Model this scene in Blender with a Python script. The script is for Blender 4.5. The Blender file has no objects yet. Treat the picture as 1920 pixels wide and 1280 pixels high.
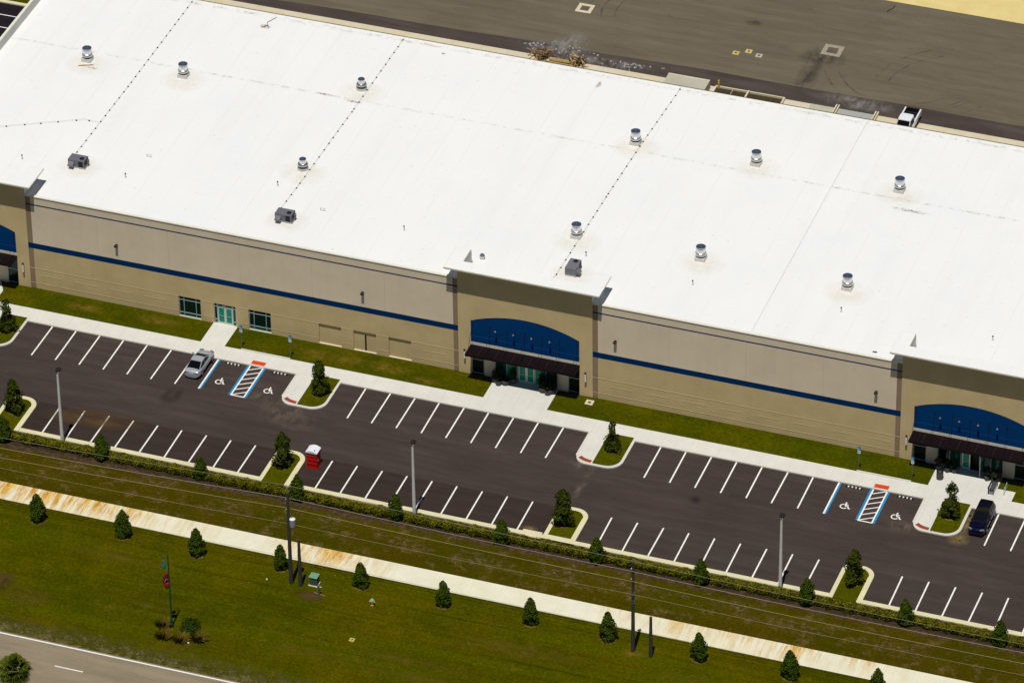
import bpy, math, random
from mathutils import Vector, Matrix
R = math.radians
scene = bpy.context.scene
C = scene.collection

# ------------------------------------------------------------------ camera
cam_d = bpy.data.cameras.new("camera"); cam = bpy.data.objects.new("camera", cam_d); C.objects.link(cam)
cam_d.sensor_width = 36.0; cam_d.lens = 10247.8*36/1920
cam_d.clip_start = 10; cam_d.clip_end = 8000
M3 = Matrix(((0.9424460303, -0.1826924467, 0.2800338370), (0.3341434476, 0.5446395065, -0.7692307614), (-0.0119848409, 0.8185299493, 0.5743388249)))
cam.matrix_world = Matrix.Translation((210.3356, -434.1668, 333.8869)) @ M3.to_4x4()
scene.camera = cam

# ------------------------------------------------------------------ light
SUN_TO = Vector((0.33, -2.8, 9.15)).normalized()          # towards the sun
w = bpy.data.worlds.new("World"); scene.world = w; w.use_nodes = True
nt = w.node_tree; nt.nodes.clear()
sky = nt.nodes.new("ShaderNodeTexSky"); sky.sky_type = 'NISHITA'; sky.sun_disc = False
sky.dust_density = 0.2; sky.ozone_density = 4.0; sky.sun_elevation = math.asin(SUN_TO.z); sky.sun_rotation = math.atan2(SUN_TO.x, SUN_TO.y)
bg = nt.nodes.new("ShaderNodeBackground"); bg.inputs[1].default_value = 0.05
wo = nt.nodes.new("ShaderNodeOutputWorld")
nt.links.new(sky.outputs[0], bg.inputs[0]); nt.links.new(bg.outputs[0], wo.inputs[0])
sd = bpy.data.lights.new("sun", 'SUN'); sd.energy = 5.0; sd.angle = R(0.5); sd.color = (1.0, 0.965, 0.90)
sun = bpy.data.objects.new("sun", sd); C.objects.link(sun)
sun.rotation_euler = SUN_TO.to_track_quat('Z', 'Y').to_euler(); sun.location = (40, -20, 80)
scene.view_settings.view_transform = 'Standard'; scene.view_settings.look = 'None'
scene.view_settings.exposure = -0.42; scene.view_settings.gamma = 1.0

# ------------------------------------------------------------------ materials
def s2l(r, g=None, b=None):
    if g is None: r, g, b = r
    f = lambda c: (c/255)/12.92 if c/255 <= .04045 else ((c/255+.055)/1.055)**2.4
    return (f(r), f(g), f(b))

class N:
    """small wrapper to write node trees"""
    def __init__(s, name, rough=.8, metal=0., spec=.3):
        s.m = bpy.data.materials.new(name); s.m.use_nodes = True
        s.t = s.m.node_tree; s.b = s.t.nodes["Principled BSDF"]
        s.b.inputs["Roughness"].default_value = rough; s.b.inputs["Metallic"].default_value = metal
        s.b.inputs["Specular IOR Level"].default_value = spec
        s.pos = None
    def n(s, typ, **kw):
        nd = s.t.nodes.new(typ)
        for k, v in kw.items(): setattr(nd, k, v)
        return nd
    def l(s, a, b): s.t.links.new(a, b)
    def coord(s, kind, scale=(1, 1, 1), off=(0, 0, 0), rot=(0, 0, 0)):
        if kind == 'world': o = s.n("ShaderNodeNewGeometry").outputs["Position"]
        else: o = s.n("ShaderNodeTexCoord").outputs[kind]
        mp = s.n("ShaderNodeMapping"); mp.inputs["Scale"].default_value = scale; mp.inputs["Location"].default_value = off
        mp.inputs["Rotation"].default_value = rot
        s.l(o, mp.inputs[0]); return mp.outputs[0]
    def noise(s, vec, scale, detail=4, rough=.55, lo=.35, hi=.65):
        nz = s.n("ShaderNodeTexNoise"); nz.inputs["Scale"].default_value = scale; nz.inputs["Detail"].default_value = detail
        nz.inputs["Roughness"].default_value = rough; s.l(vec, nz.inputs["Vector"])
        mr = s.n("ShaderNodeMapRange"); mr.inputs[1].default_value = lo; mr.inputs[2].default_value = hi
        s.l(nz.outputs[0], mr.inputs[0]); return mr.outputs[0]
    def val(s, v):
        x = s.n("ShaderNodeValue"); x.outputs[0].default_value = v; return x.outputs[0]
    def math(s, op, a, b=None):
        m = s.n("ShaderNodeMath", operation=op); m.use_clamp = False
        for i, x in enumerate((a, b)):
            if x is None: continue
            if isinstance(x, (int, float)): m.inputs[i].default_value = x
            else: s.l(x, m.inputs[i])
        return m.outputs[0]
    def mix(s, fac, a, b, blend='MIX'):
        m = s.n("ShaderNodeMix", data_type='RGBA', blend_type=blend)
        for i, x in ((0, fac), (6, a), (7, b)):
            if isinstance(x, (int, float)): m.inputs[i].default_value = x
            elif isinstance(x, tuple): m.inputs[i].default_value = (*x[:3], 1)
            else: s.l(x, m.inputs[i])
        return m.outputs[2]
    def out(s, col):
        if isinstance(col, tuple): s.b.inputs["Base Color"].default_value = (*col[:3], 1)
        else: s.l(col, s.b.inputs["Base Color"])
        return s.m
    def bump(s, h, strength=.3, dist=.05):
        b = s.n("ShaderNodeBump"); b.inputs["Strength"].default_value = strength; b.inputs["Distance"].default_value = dist
        s.l(h, b.inputs["Height"]); s.l(b.outputs[0], s.b.inputs["Normal"])

def plain(name, col, rough=.6, metal=0., spec=.3, var=.0, scale=3.):
    k = N(name, rough, metal, spec)
    if var <= 0: return k.out(col)
    f = k.noise(k.coord('world'), scale, 5, .6)
    return k.out(k.mix(f, tuple(c*(1-var) for c in col), tuple(min(1, c*(1+var)) for c in col)))

# lawns -------------------------------------------------------------
def grass(name, green, olive, dead, dead_lo, dead_hi, streak=.25):
    k = N(name, .9, 0, 0.); W = k.coord('world')
    c = k.mix(k.noise(W, .11, 5, .62, .38, .62), green, olive)
    c = k.mix(k.math('MULTIPLY', k.noise(k.coord('world', (.06, 1.1, 1)), 1.4, 4, .6, .4, .66), streak), c, tuple(x*.55 for x in olive))
    c = k.mix(k.math('MULTIPLY', k.noise(k.coord('world', (.03, .55, 1), (7, 3, 0)), 1.0, 3, .6, .45, .62), streak), c, tuple(min(1, x*1.5) for x in green))
    c = k.mix(k.noise(W, .55, 7, .72, dead_lo, dead_hi), c, dead)
    c = k.mix(k.math('MULTIPLY', k.noise(k.coord('world', (.022, 1.6, 1), (1, 4, 0), rot=(0, 0, R(1.5))), 1.0, 4, .65, .56, .70), streak), c, tuple(x*.40 for x in green))
    c = k.mix(k.math('MULTIPLY', k.noise(W, .9, 6, .75, .45, .70), .55), c, tuple(x*.62 for x in green))
    c = k.mix(k.math('MULTIPLY', k.noise(W, .45, 5, .7, .52, .74), .55), c, tuple(x*1.45 for x in olive))
    c = k.mix(k.math('MULTIPLY', k.noise(W, 3.2, 5, .8, .44, .64), .60), c, tuple(x*.40 for x in green))
    c = k.mix(k.math('MULTIPLY', k.noise(k.coord('world', (1, 1, 1), (5, 9, 0)), 3.6, 5, .8, .54, .70), .5), c, tuple(x*1.7 for x in olive))
    c = k.mix(k.math('MULTIPLY', k.noise(W, 2.2, 2, .5, .74, .77), .6), c, (.20, .15, .03))
    k.bump(k.noise(W, 9, 3, .7, 0, 1), .5, .06)
    return k.out(c)
G_LAWN = grass("lawn_grass", (.047, .056, .0005), (.094, .076, .0010), (.160, .105, .010), .57, .78, .60)
G_VERGE = grass("verge_grass", (.050, .048, .0008), (.070, .047, .0020), (.170, .108, .046), .53, .70, .30)
G_STRIP = grass("strip_grass", (.040, .054, .0008), (.085, .074, .0012), (.14, .105, .010), .60, .78, .30)
G_ISLE = grass("island_grass", (.056, .068, .0008), (.080, .076, .0012), (.14, .11, .012), .66, .8, .2)

def mk_asphalt(name, base, alt, dust, sc=.12):
    k = N(name, .9, 0, .04); W = k.coord('world')
    c = k.mix(k.noise(W, sc, 6, .6, .36, .64), base, alt)
    c = k.mix(k.math('MULTIPLY', k.noise(k.coord('world', (.10, 1, 1)), 1.1, 5, .65, .40, .72), .55), c, tuple(x*.68 for x in base))
    c = k.mix(k.math('MULTIPLY', k.noise(k.coord('world', (.05, .5, 1), (3, 9, 0)), .9, 4, .6, .5, .75), .5), c, dust)
    c = k.mix(k.math('MULTIPLY', k.noise(W, 11, 3, .7, .35, .65), .22), c, tuple(x*.45 for x in base))
    c = k.mix(k.math('MULTIPLY', k.noise(W, .85, 3, .6, .64, .74), .40), c, tuple(x*.55 for x in base))
    c = k.mix(k.math('MULTIPLY', k.noise(k.coord('world', (.16, 1, 1), (11, 5, 0)), .7, 6, .7, .50, .68), .40), c, dust)
    k.bump(k.noise(W, 30, 2, .6, 0, 1), .25, .02)
    return k.out(c)
A_LOT = mk_asphalt("lot_asphalt", (.0535, .0395, .0355), (.0630, .0470, .0415), (.086, .067, .055))
A_NEW = mk_asphalt("stall_asphalt", (.0390, .0270, .0235), (.0455, .0320, .0275), (.062, .045, .038))
A_COURT = mk_asphalt("court_asphalt", (.132, .110, .076), (.152, .128, .088), (.175, .150, .105), .08)
A_COURT_D = mk_asphalt("court_dark_asphalt", (.064, .050, .044), (.077, .060, .053), (.11, .092, .074), .2)
A_ROAD = mk_asphalt("road_asphalt", (.250, .203, .135), (.285, .230, .155), (.315, .258, .178), .1)
A_BLACK = mk_asphalt("side_lot_asphalt", (.014, .0115, .016), (.018, .014, .018), (.022, .018, .02))

def mk_concrete(name, base, alt, joint=1.55, rust=0.0, axis=0, dirt=.25):
    k = N(name, .85, 0, .25); W = k.coord('world')
    c = k.mix(k.noise(W, .5, 6, .6, .3, .7), base, alt)
    c = k.mix(k.math('MULTIPLY', k.noise(W, 4, 5, .7, .5, .75), dirt), c, tuple(x*.72 for x in base))
    if rust > 0:
        sx = k.n("ShaderNodeSeparateXYZ"); k.l(k.n("ShaderNodeNewGeometry").outputs["Position"], sx.inputs[0])
        a = k.noise(k.coord('world', (1, .07, 1), rot=(0, 0, R(4))), 1.5, 5, .75, .42, .56)
        m = k.noise(k.coord('world', (.05, .02, 1), (6.3, 0, 0)), 1.0, 4, .6, .46, .66)
        lf = k.n("ShaderNodeMapRange"); lf.inputs[1].default_value = 32; lf.inputs[2].default_value = 14; k.l(sx.outputs[0], lf.inputs[0])
        m = k.math('MAXIMUM', m, lf.outputs[0])
        # the sprinkler side of the slab (towards +y) is the rustier one
        g = k.n("ShaderNodeMapRange"); g.inputs[1].default_value = -31.2; g.inputs[2].default_value = -27.8; k.l(sx.outputs[1], g.inputs[0])
        am = k.math('MULTIPLY', k.math('MULTIPLY', a, m), g.outputs[0])
        c = k.mix(k.math('MULTIPLY', k.noise(k.coord('world', (1, .3, 1)), .5, 5, .7, .46, .72), .22), c, (.64, .58, .30))
        c = k.mix(k.math('MULTIPLY', am, rust*1.0), c, (.64, .41, .07))
        b2 = k.noise(k.coord('world', (1, .25, 1), (3, 1, 0), rot=(0, 0, R(4))), 1.6, 5, .8, .44, .58)
        c = k.mix(k.math('MULTIPLY', k.math('MULTIPLY', b2, am), rust*1.0), c, (.44, .18, .012))
    if joint:
        sx = k.n("ShaderNodeSeparateXYZ"); k.l(k.n("ShaderNodeNewGeometry").outputs["Position"], sx.inputs[0])
        fr = k.math('FRACT', k.math('DIVIDE', sx.outputs[axis], joint))
        c = k.mix(k.math('MULTIPLY', k.math('LESS_THAN', fr, .045/joint), .22), c, tuple(x*.45 for x in base))
    return k.out(c)
C_WALK = mk_concrete("sidewalk_concrete", (.585, .57, .515), (.65, .635, .575), 1.52)
C_PATH = mk_concrete("path_concrete", (.66, .63, .48), (.74, .715, .56), 3.05, 1.15)
C_KERB = mk_concrete("kerb_concrete", (.60, .55, .34), (.68, .63, .41), 3.0)
C_KERBW = mk_concrete("pale_kerb_concrete", (.55, .53, .47), (.62, .60, .53), 3.0)
C_APRON = mk_concrete("apron_concrete", (.56, .48, .31), (.61, .55, .42), 4.2)
C_DOCK = mk_concrete("dock_concrete", (.40, .38, .29), (.46, .44, .34), 0)
C_TAN = mk_concrete("bare_sandy_ground", (.63, .49, .19), (.70, .57, .25), 0)
C_SHOULD = None
k = N("shoulder_gravel", .95, 0, 0.); W_ = k.coord('world')
c_ = k.mix(k.noise(W_, .8, 7, .75, .40, .60), (.055, .052, .006), (.125, .100, .040))
c_ = k.mix(k.noise(W_, 3.6, 5, .8, .56, .70), c_, (.24, .20, .11))
ssx = k.n("ShaderNodeSeparateXYZ"); k.l(W_, ssx.inputs[0])
gg = k.n("ShaderNodeMapRange"); gg.inputs[1].default_value = -46.6; gg.inputs[2].default_value = -50.2; k.l(ssx.outputs[1], gg.inputs[0])
k.l(k.math('MINIMUM', 1.0, k.math('MULTIPLY', k.math('MULTIPLY', gg.outputs[0], gg.outputs[0]), k.math('ADD', .25, k.math('MULTIPLY', k.noise(W_, .9, 6, .8, .44, .60), 2.6)))), k.b.inputs["Alpha"])
C_SHOULD = k.out(c_)
k = N("mulch", .95, 0, 0.); W_ = k.coord('world')
c_ = k.mix(k.noise(W_, 1.2, 6, .7, .35, .65), (.030, .019, .012), (.075, .050, .030))
c_ = k.mix(k.noise(W_, .6, 6, .75, .58, .74), c_, (.15, .105, .06))
c_ = k.mix(k.math('MULTIPLY', k.noise(W_, 9, 3, .7, .4, .6), .5), c_, (.018, .012, .008))
k.bump(k.noise(W_, 8, 3, .7, 0, 1), .6, .08)
mx = k.n("ShaderNodeSeparateXYZ"); k.l(W_, mx.inputs[0]); MULCH = k.out(c_)
k2_ = N("mulch_edge", .95, 0, 0.); W2 = k2_.coord('world'); e_ = k2_.n("ShaderNodeSeparateXYZ"); k2_.l(W2, e_.inputs[0])
eg = k2_.n("ShaderNodeMapRange"); eg.inputs[1].default_value = -22.1; eg.inputs[2].default_value = -20.9; k2_.l(e_.outputs[1], eg.inputs[0])
k2_.l(k2_.math('GREATER_THAN', k2_.math('ADD', eg.outputs[0], k2_.noise(W2, 1.0, 6, .7, .3, .7)), 1.02), k2_.b.inputs["Alpha"])
MULCH_E = k2_.out(k2_.mix(k2_.noise(W2, 1.6, 6, .75, .38, .64), (.034, .021, .012), (.095, .062, .034)))

PAINT = plain("white_line_paint", (.80, .78, .72), .6, var=.08, scale=2.5)
PAINT_OLD = plain("worn_line_paint", (.66, .62, .54), .7, var=.12, scale=2.)
BLUE_P = plain("blue_line_paint", (.006, .22, .48), .6, var=.12, scale=3)
RED_T = plain("orange_red_tactile_paint", (.60, .050, .004), .7, var=.15, scale=4)
RED_D = plain("dark_red_tactile_paving", (.28, .045, .022), .8, var=.2, scale=5)

# building --------------------------------------------------------
def wallmat(name, col, var=.06):
    k = N(name, .9, 0, .04); W = k.coord('world')
    c = k.mix(k.noise(W, .35, 6, .6, .35, .65), tuple(x*(1-var) for x in col), tuple(x*(1+var) for x in col))
    c = k.mix(k.math('MULTIPLY', k.noise(k.coord('world', (1, 1, .08)), 1.2, 4, .6, .5, .75), .12), c, tuple(x*.7 for x in col))
    return k.out(c)
W_LOW = wallmat("beige_wall_paint", (.56, .43, .218))
W_UP = wallmat("grey_wall_paint", (.72, .605, .435), .04)
W_PORT = wallmat("portal_wall_paint", (.60, .46, .235))
W_TAUPE = wallmat("taupe_wall_paint", (.295, .205, .132))
W_BLUE = wallmat("dark_blue_band_paint", (.0005, .028, .105), .05)
W_ARCH = wallmat("arch_blue_paint", (.0005, .042, .155), .06)
W_CREAM = wallmat("cream_trim_paint", (.70, .64, .50))
W_WHITE = wallmat("pale_wall_paint", (.70, .68, .62))
k = N("roof_membrane", .55, 0, .3); W_ = k.coord('world')
c_ = k.mix(k.noise(W_, .10, 6, .65, .35, .65), (.77, .775, .765), (.81, .80, .77))
sx = k.n("ShaderNodeSeparateXYZ"); k.l(k.n("ShaderNodeNewGeometry").outputs["Position"], sx.inputs[0])
fr = k.math('FRACT', k.math('DIVIDE', sx.outputs[0], 3.05))
c_ = k.mix(k.math('MULTIPLY', k.math('LESS_THAN', fr, .055), k.math('MULTIPLY', k.noise(W_, .2, 3, .6, .35, .65), .13)), c_, (.52, .51, .48))
c_ = k.mix(k.math('MULTIPLY', k.noise(k.coord('world', (1, .12, 1)), .35, 5, .65, .5, .72), .13), c_, (.62, .60, .56))
c_ = k.mix(k.math('MULTIPLY', k.noise(k.coord('world', (1, 1.6, 1), (4, 2, 0)), 1.1, 4, .7, .64, .74), .30), c_, (.50, .47, .40))
c_ = k.mix(k.math('MULTIPLY', k.noise(k.coord('world', (1, 2.2, 1)), 2.1, 2, .5, .715, .75), .55), c_, (.34, .31, .25))
# dirt collecting along the ridge line and the rear edge
for yy, wd, st in ((35.0, .30, .55), (48.2, .5, .55)):
    d = k.math('ABSOLUTE', k.math('SUBTRACT', sx.outputs[1], yy))
    g = k.n("ShaderNodeMapRange"); g.inputs[1].default_value = 0; g.inputs[2].default_value = wd; g.inputs[3].default_value = 1; g.inputs[4].default_value = 0
    k.l(d, g.inputs[0])
    c_ = k.mix(k.math('MULTIPLY', k.math('MULTIPLY', g.outputs[0], k.noise(k.coord('world', (1, 1.5, 1)), 1.1, 6, .8, .48, .66)), st*1.15), c_, (.26, .17, .10))
ROOF = k.out(c_)
COPE = plain("cream_coping", (.72, .69, .58), .6, var=.05)
FLASH = plain("pale_flashing", (.56, .56, .55), .5, var=.05)
DARKM = plain("black_metal", (.010, .009, .009), .45)
BRONZE = plain("dark_bronze_metal", (.020, .015, .013), .4, spec=.4)
AWN = plain("awning_metal", (.0075, .0035, .0045), .6, spec=.08)
ALU = plain("brushed_aluminium", (.52, .53, .53), .35, .35)
GALV = plain("galvanised_steel", (.60, .60, .58), .28, .9, var=.12, scale=2)
STEEL = plain("polished_steel", (.72, .73, .74), .30, 1.0)
HVACM = plain("grey_unit_paint", (.135, .130, .150), .5, var=.06)
HVACL = plain("light_grey_unit_paint", (.155, .155, .165), .5, var=.06)
BLACK = plain("black_parts_and_shade", (.008, .008, .010), .6)
G_DARK = plain("green_glass_unlit_room", (.003, .016, .014), .08, 0, .25)  # panes share one green glass; tones paint how light the room behind is
G_TEAL = plain("green_glass_lit_room", (.002, .24, .145), .1, 0, .15)
G_MID = plain("green_glass_dim_room", (.002, .075, .050), .1, 0, .2)
POLE_C = plain("pale_concrete_pole", (.66, .66, .63), .7, var=.08)
WOOD_D = plain("dark_timber_pole", (.050, .045, .040), .85, var=.25, scale=4)
WIRE = plain("aluminium_cable", (.30, .26, .15), .6, .0)
RUBBER = plain("black_rubber", (.010, .010, .010), .8)
BARK = plain("bark", (.07, .05, .035), .9, var=.2)
PLASTIC_R = plain("red_plastic", (.47, .006, .004), .45, var=.05)
PLASTIC_W = plain("white_plastic", (.72, .74, .80), .5, var=.04)
GREEN_P = plain("green_pole_paint", (.004, .060, .040), .5)
TEAL_P = plain("teal_lantern_paint", (.010, .16, .15), .4)
BOX_G = plain("pale_green_cabinet_paint", (.14, .30, .17), .6, var=.06)
BOX_G2 = plain("dull_green_cabinet_paint", (.060, .100, .062), .6, var=.06)
BANNER = plain("red_banner_cloth", (.34, .006, .014), .7)
BANNER2 = plain("dark_red_banner_cloth", (.14, .006, .014), .7)
YEL = plain("yellow_paint", (.62, .42, .005), .5)
SIGN_B = plain("sign_blue", (.01, .16, .38), .5)
SIGN_W = plain("sign_white", (.62, .68, .68), .5)
SIGN_P = plain("sign_post_green_steel", (.10, .13, .11), .5, .2)
LUMBER = plain("weathered_lumber", (.30, .19, .075), .85, var=.3, scale=3)
LUMBER2 = plain("tan_board", (.42, .30, .11), .85, var=.2, scale=3)
LUMBER3 = plain("dark_lumber", (.085, .050, .035), .85, var=.3, scale=3)

# ------------------------------------------------------------------ mesh builder
class MB:
    def __init__(s): s.v = []; s.f = []; s.m = []; s.cur = 0
    def slot(s, i): s.cur = i; return s
    def face(s, *pts):
        b = len(s.v); s.v += [tuple(p) for p in pts]; s.f.append(tuple(range(b, b+len(pts)))); s.m.append(s.cur)
    def box(s, x0, x1, y0, y1, z0, z1, T=None):
        b = len(s.v)
        P = [(x0, y0, z0), (x1, y0, z0), (x1, y1, z0), (x0, y1, z0), (x0, y0, z1), (x1, y0, z1), (x1, y1, z1), (x0, y1, z1)]
        s.v += [tuple(T @ Vector(p)) if T else p for p in P]
        for q in ((3, 2, 1, 0), (4, 5, 6, 7), (0, 1, 5, 4), (1, 2, 6, 5), (2, 3, 7, 6), (3, 0, 4, 7)):
            s.f.append(tuple(b+i for i in q)); s.m.append(s.cur)
    def prism(s, poly, z0, z1, bottom=False):
        """counter-clockwise polygon"""
        n = len(poly); b = len(s.v)
        s.v += [(x, y, z0) for x, y in poly] + [(x, y, z1) for x, y in poly]
        s.f.append(tuple(b+n+i for i in range(n))); s.m.append(s.cur)
        if bottom: s.f.append(tuple(b+n-1-i for i in range(n))); s.m.append(s.cur)
        for i in range(n):
            j = (i+1) % n; s.f.append((b+i, b+j, b+n+j, b+n+i)); s.m.append(s.cur)
    def lathe(s, prof, c=(0, 0, 0), n=20, cap=True, T=None):
        b = len(s.v)
        for r, z in prof:
            for i in range(n):
                a = 2*math.pi*i/n; p = Vector((c[0]+r*math.cos(a), c[1]+r*math.sin(a), c[2]+z))
                s.v.append(tuple(T @ p) if T else tuple(p))
        for k in range(len(prof)-1):
            for i in range(n):
                j = (i+1) % n; s.f.append((b+k*n+i, b+k*n+j, b+(k+1)*n+j, b+(k+1)*n+i)); s.m.append(s.cur)
        if cap:
            s.f.append(tuple(b+n-1-i for i in range(n))); s.m.append(s.cur)
            k = len(prof)-1; s.f.append(tuple(b+k*n+i for i in range(n))); s.m.append(s.cur)
    def tube(s, pts, r, n=6, r2=None):
        pts = [Vector(p) for p in pts]; b = len(s.v); m = len(pts)
        for i, p in enumerate(pts):
            d = (pts[min(i+1, m-1)]-pts[max(i-1, 0)]).normalized()
            u = d.cross(Vector((0, 0, 1)) if abs(d.z) < .95 else Vector((1, 0, 0))).normalized(); v = d.cross(u)
            rr = r if r2 is None else r+(r2-r)*i/(m-1)
            for k in range(n):
                a = 2*math.pi*k/n; s.v.append(tuple(p+u*rr*math.cos(a)+v*rr*math.sin(a)))
        for i in range(m-1):
            for k in range(n):
                j = (k+1) % n; s.f.append((b+i*n+k, b+i*n+j, b+(i+1)*n+j, b+(i+1)*n+k)); s.m.append(s.cur)
        s.f.append(tuple(b+k for k in range(n))); s.m.append(s.cur)
        s.f.append(tuple(b+(m-1)*n+n-1-k for k in range(n))); s.m.append(s.cur)
    def grid(s, rows, closed=False):
        """rows of equal length point lists"""
        b = len(s.v); n = len(rows[0])
        for r in rows: s.v += [tuple(p) for p in r]
        for i in range(len(rows)-1):
            for k in range(n if closed else n-1):
                j = (k+1) % n; s.f.append((b+i*n+k, b+i*n+j, b+(i+1)*n+j, b+(i+1)*n+k)); s.m.append(s.cur)

WPOS = {}
def wpos(o):
    p = Vector(o.location)
    while o.parent: o = o.parent; p += Vector(o.location)
    return p
def obj(name, mb, mats, parent=None, world=True, smooth=False, attr=None):
    """link mb as ONE mesh object. world=True: the vertices are in world coordinates."""
    off = wpos(parent) if (parent and world) else Vector((0, 0, 0))
    me = bpy.data.meshes.new(name)
    me.from_pydata([tuple(Vector(v)-off) for v in mb.v], [], mb.f)
    for m in (mats if isinstance(mats, (list, tuple)) else [mats]): me.materials.append(m)
    me.polygons.foreach_set("material_index", mb.m)
    if smooth: me.polygons.foreach_set("use_smooth", [True]*len(mb.f))
    if attr:
        a = me.attributes.new("leaf_shade_var", 'FLOAT', 'FACE'); a.data.foreach_set("value", attr)
    me.update()
    o = bpy.data.objects.new(name, me); C.objects.link(o)
    if parent: o.parent = parent
    return o
def tag(o, label, cat, group=None):
    o["label"] = label; o["category"] = cat
    if group: o["group"] = group
    return o
def thing(name, label, cat, loc=(0, 0, 0), group=None, rz=0):
    o = bpy.data.objects.new(name, None); C.objects.link(o); o.location = loc; o.rotation_euler = (0, 0, rz)
    o.empty_display_size = .3
    return tag(o, label, cat, group)
def struct(name, mb, mats, parent=None):
    o = obj(name, mb, mats, parent)
    if not parent: o["kind"] = "structure"
    return o
def dup(root, loc, label, rz=0, scale=1.0, group=None):
    def cp(o, par):
        c = o.copy(); C.objects.link(c); c.parent = par
        for ch in list(o.children): cp(ch, c)
        return c
    r = cp(root, None); r.location = loc; r.rotation_euler = (0, 0, rz)
    r.scale = (scale,)*3 if isinstance(scale, (int, float)) else scale
    r["label"] = label
    if group: r["group"] = group
    return r
def bevel(o, wd=.03, seg=2):
    b = o.modifiers.new("bevel", 'BEVEL'); b.width = wd; b.segments = seg; b.limit_method = 'ANGLE'; return o
def rect(x0, x1, y0, y1, z):
    m = MB(); m.face((x0, y0, z), (x1, y0, z), (x1, y1, z), (x0, y1, z)); return m
def arc(cx, cy, r, a0, a1, n=8):
    return [(cx+r*math.cos(R(a0+(a1-a0)*i/n)), cy+r*math.sin(R(a0+(a1-a0)*i/n))) for i in range(n+1)]

# ------------------------------------------------------------------ ground and paving
XL, XR = -260.0, 330.0
struct("ground", rect(-2500, 2500, -2500, 2500, -.05), G_LAWN)
struct("road", rect(XL, XR, -58.2, -50.05, -.02), A_ROAD)
road = bpy.data.objects["road"]
obj("edge_line", rect(XL, XR, -50.42, -50.25, -.012), PAINT, road)
for x in (11.3, 23.45, 35.6, 47.7): obj("lane_dash", rect(x, x+3.0, -53.54, -53.40, -.012), PAINT, road)
struct("road_shoulder", rect(XL, XR, -50.05, -46.5, -.035), C_SHOULD)
struct("verge", rect(XL, XR, -27.25, -21.0, -.035), G_VERGE)
struct("mulch_bed", rect(XL, XR, -20.95, -18.7, -.02), MULCH); struct("mulch_bed", rect(XL, XR, -22.6, -20.94, -.024), MULCH_E)
struct("path", rect(XL, XR, -29.98, -27.2, -.015), C_PATH)
lot = struct("parking_lot", rect(XL, XR, -18.5, 0.1, 0), A_LOT)
for x0, x1 in ((4.3, 31.2), (34.5, 62.0)):     # fresher surfacing in the lower stalls
    obj("resurfaced_patch", rect(x0, x1, -18.5, -13.05, .004), A_NEW, lot)
sw = MB(); sw.box(XL, XR, 0.0, 2.30, -.05, .13)
struct("sidewalk", sw, C_WALK)
kb = MB(); kb.box(XL, XR, -.02, .18, -.05, .136); struct("sidewalk_kerb", kb, C_KERBW)
g = MB(); g.box(XL, XR, 2.30, 6.0, -.05, .115); struct("building_lawn", g, G_STRIP)
def slab(name, pts, z, mat):
    m = MB(); m.prism(pts, -.04, z); return struct(name, m, mat)
slab("walkway", [(16.17, 2.28), (18.92, 2.28), (18.92, 6.12), (16.17, 6.12)], .138, C_WALK)
slab("walkway", [(48.14, 2.25), (55.2, 2.25), (55.2, 6.3), (48.14, 6.3)], .138, C_WALK)
slab("walkway", [(-15.9, 2.25), (-7.7, 2.25), (-7.7, 4.4), (-8.85, 6.3), (-15.9, 6.3)], .138, C_WALK)
slab("walkway", [(96.5, 2.25), (105.33, 2.25), (105.33, 3.95), (103.4, 3.95), (103.4, 6.3), (96.5, 6.3)], .138, C_WALK)
for x0, x1 in ((20.8, 26.4), (88.9, 94.7)):
    m = MB(); m.box(x0, x1, 2.22, 2.40, 0, .21); struct("sidewalk_kerb", m, C_KERBW)
# rear
struct("apron", rect(-19.4, XR, 48.9, 67.95, -.012), C_APRON)
struct("truck_court", rect(-19.4, XR, 67.9, 92.1, -.02), A_COURT)
court = bpy.data.objects["truck_court"]
m = MB(); n = 60
top = [(-19.4+(XR+19.4)*i/n, 71.0+.25*math.sin(i*1.7)*.35+min(0, (i-12)*.13), -.014) for i in range(n+1)]
m.grid([[(p[0], 67.93, -.014) for p in top], top]); obj("dark_strip", m, A_COURT_D, court)
struct("bare_ground", rect(-19.4, XR, 92.05, 260, -.02), C_TAN)
# side lot at the far left end
side = struct("side_parking_lot", rect(-120, -21.5, -18.0, 59.0, -.03), A_BLACK)
for y in (56.6, 54.03, 51.45, 48.9): obj("stall_line", rect(-33.5, -28.1, y-.07, y+.07, -.022), PAINT, side)
m = MB(); m.box(-120, -21.5, 59.0, 59.5, -.05, .12); struct("kerb", m, C_KERB)

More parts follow.
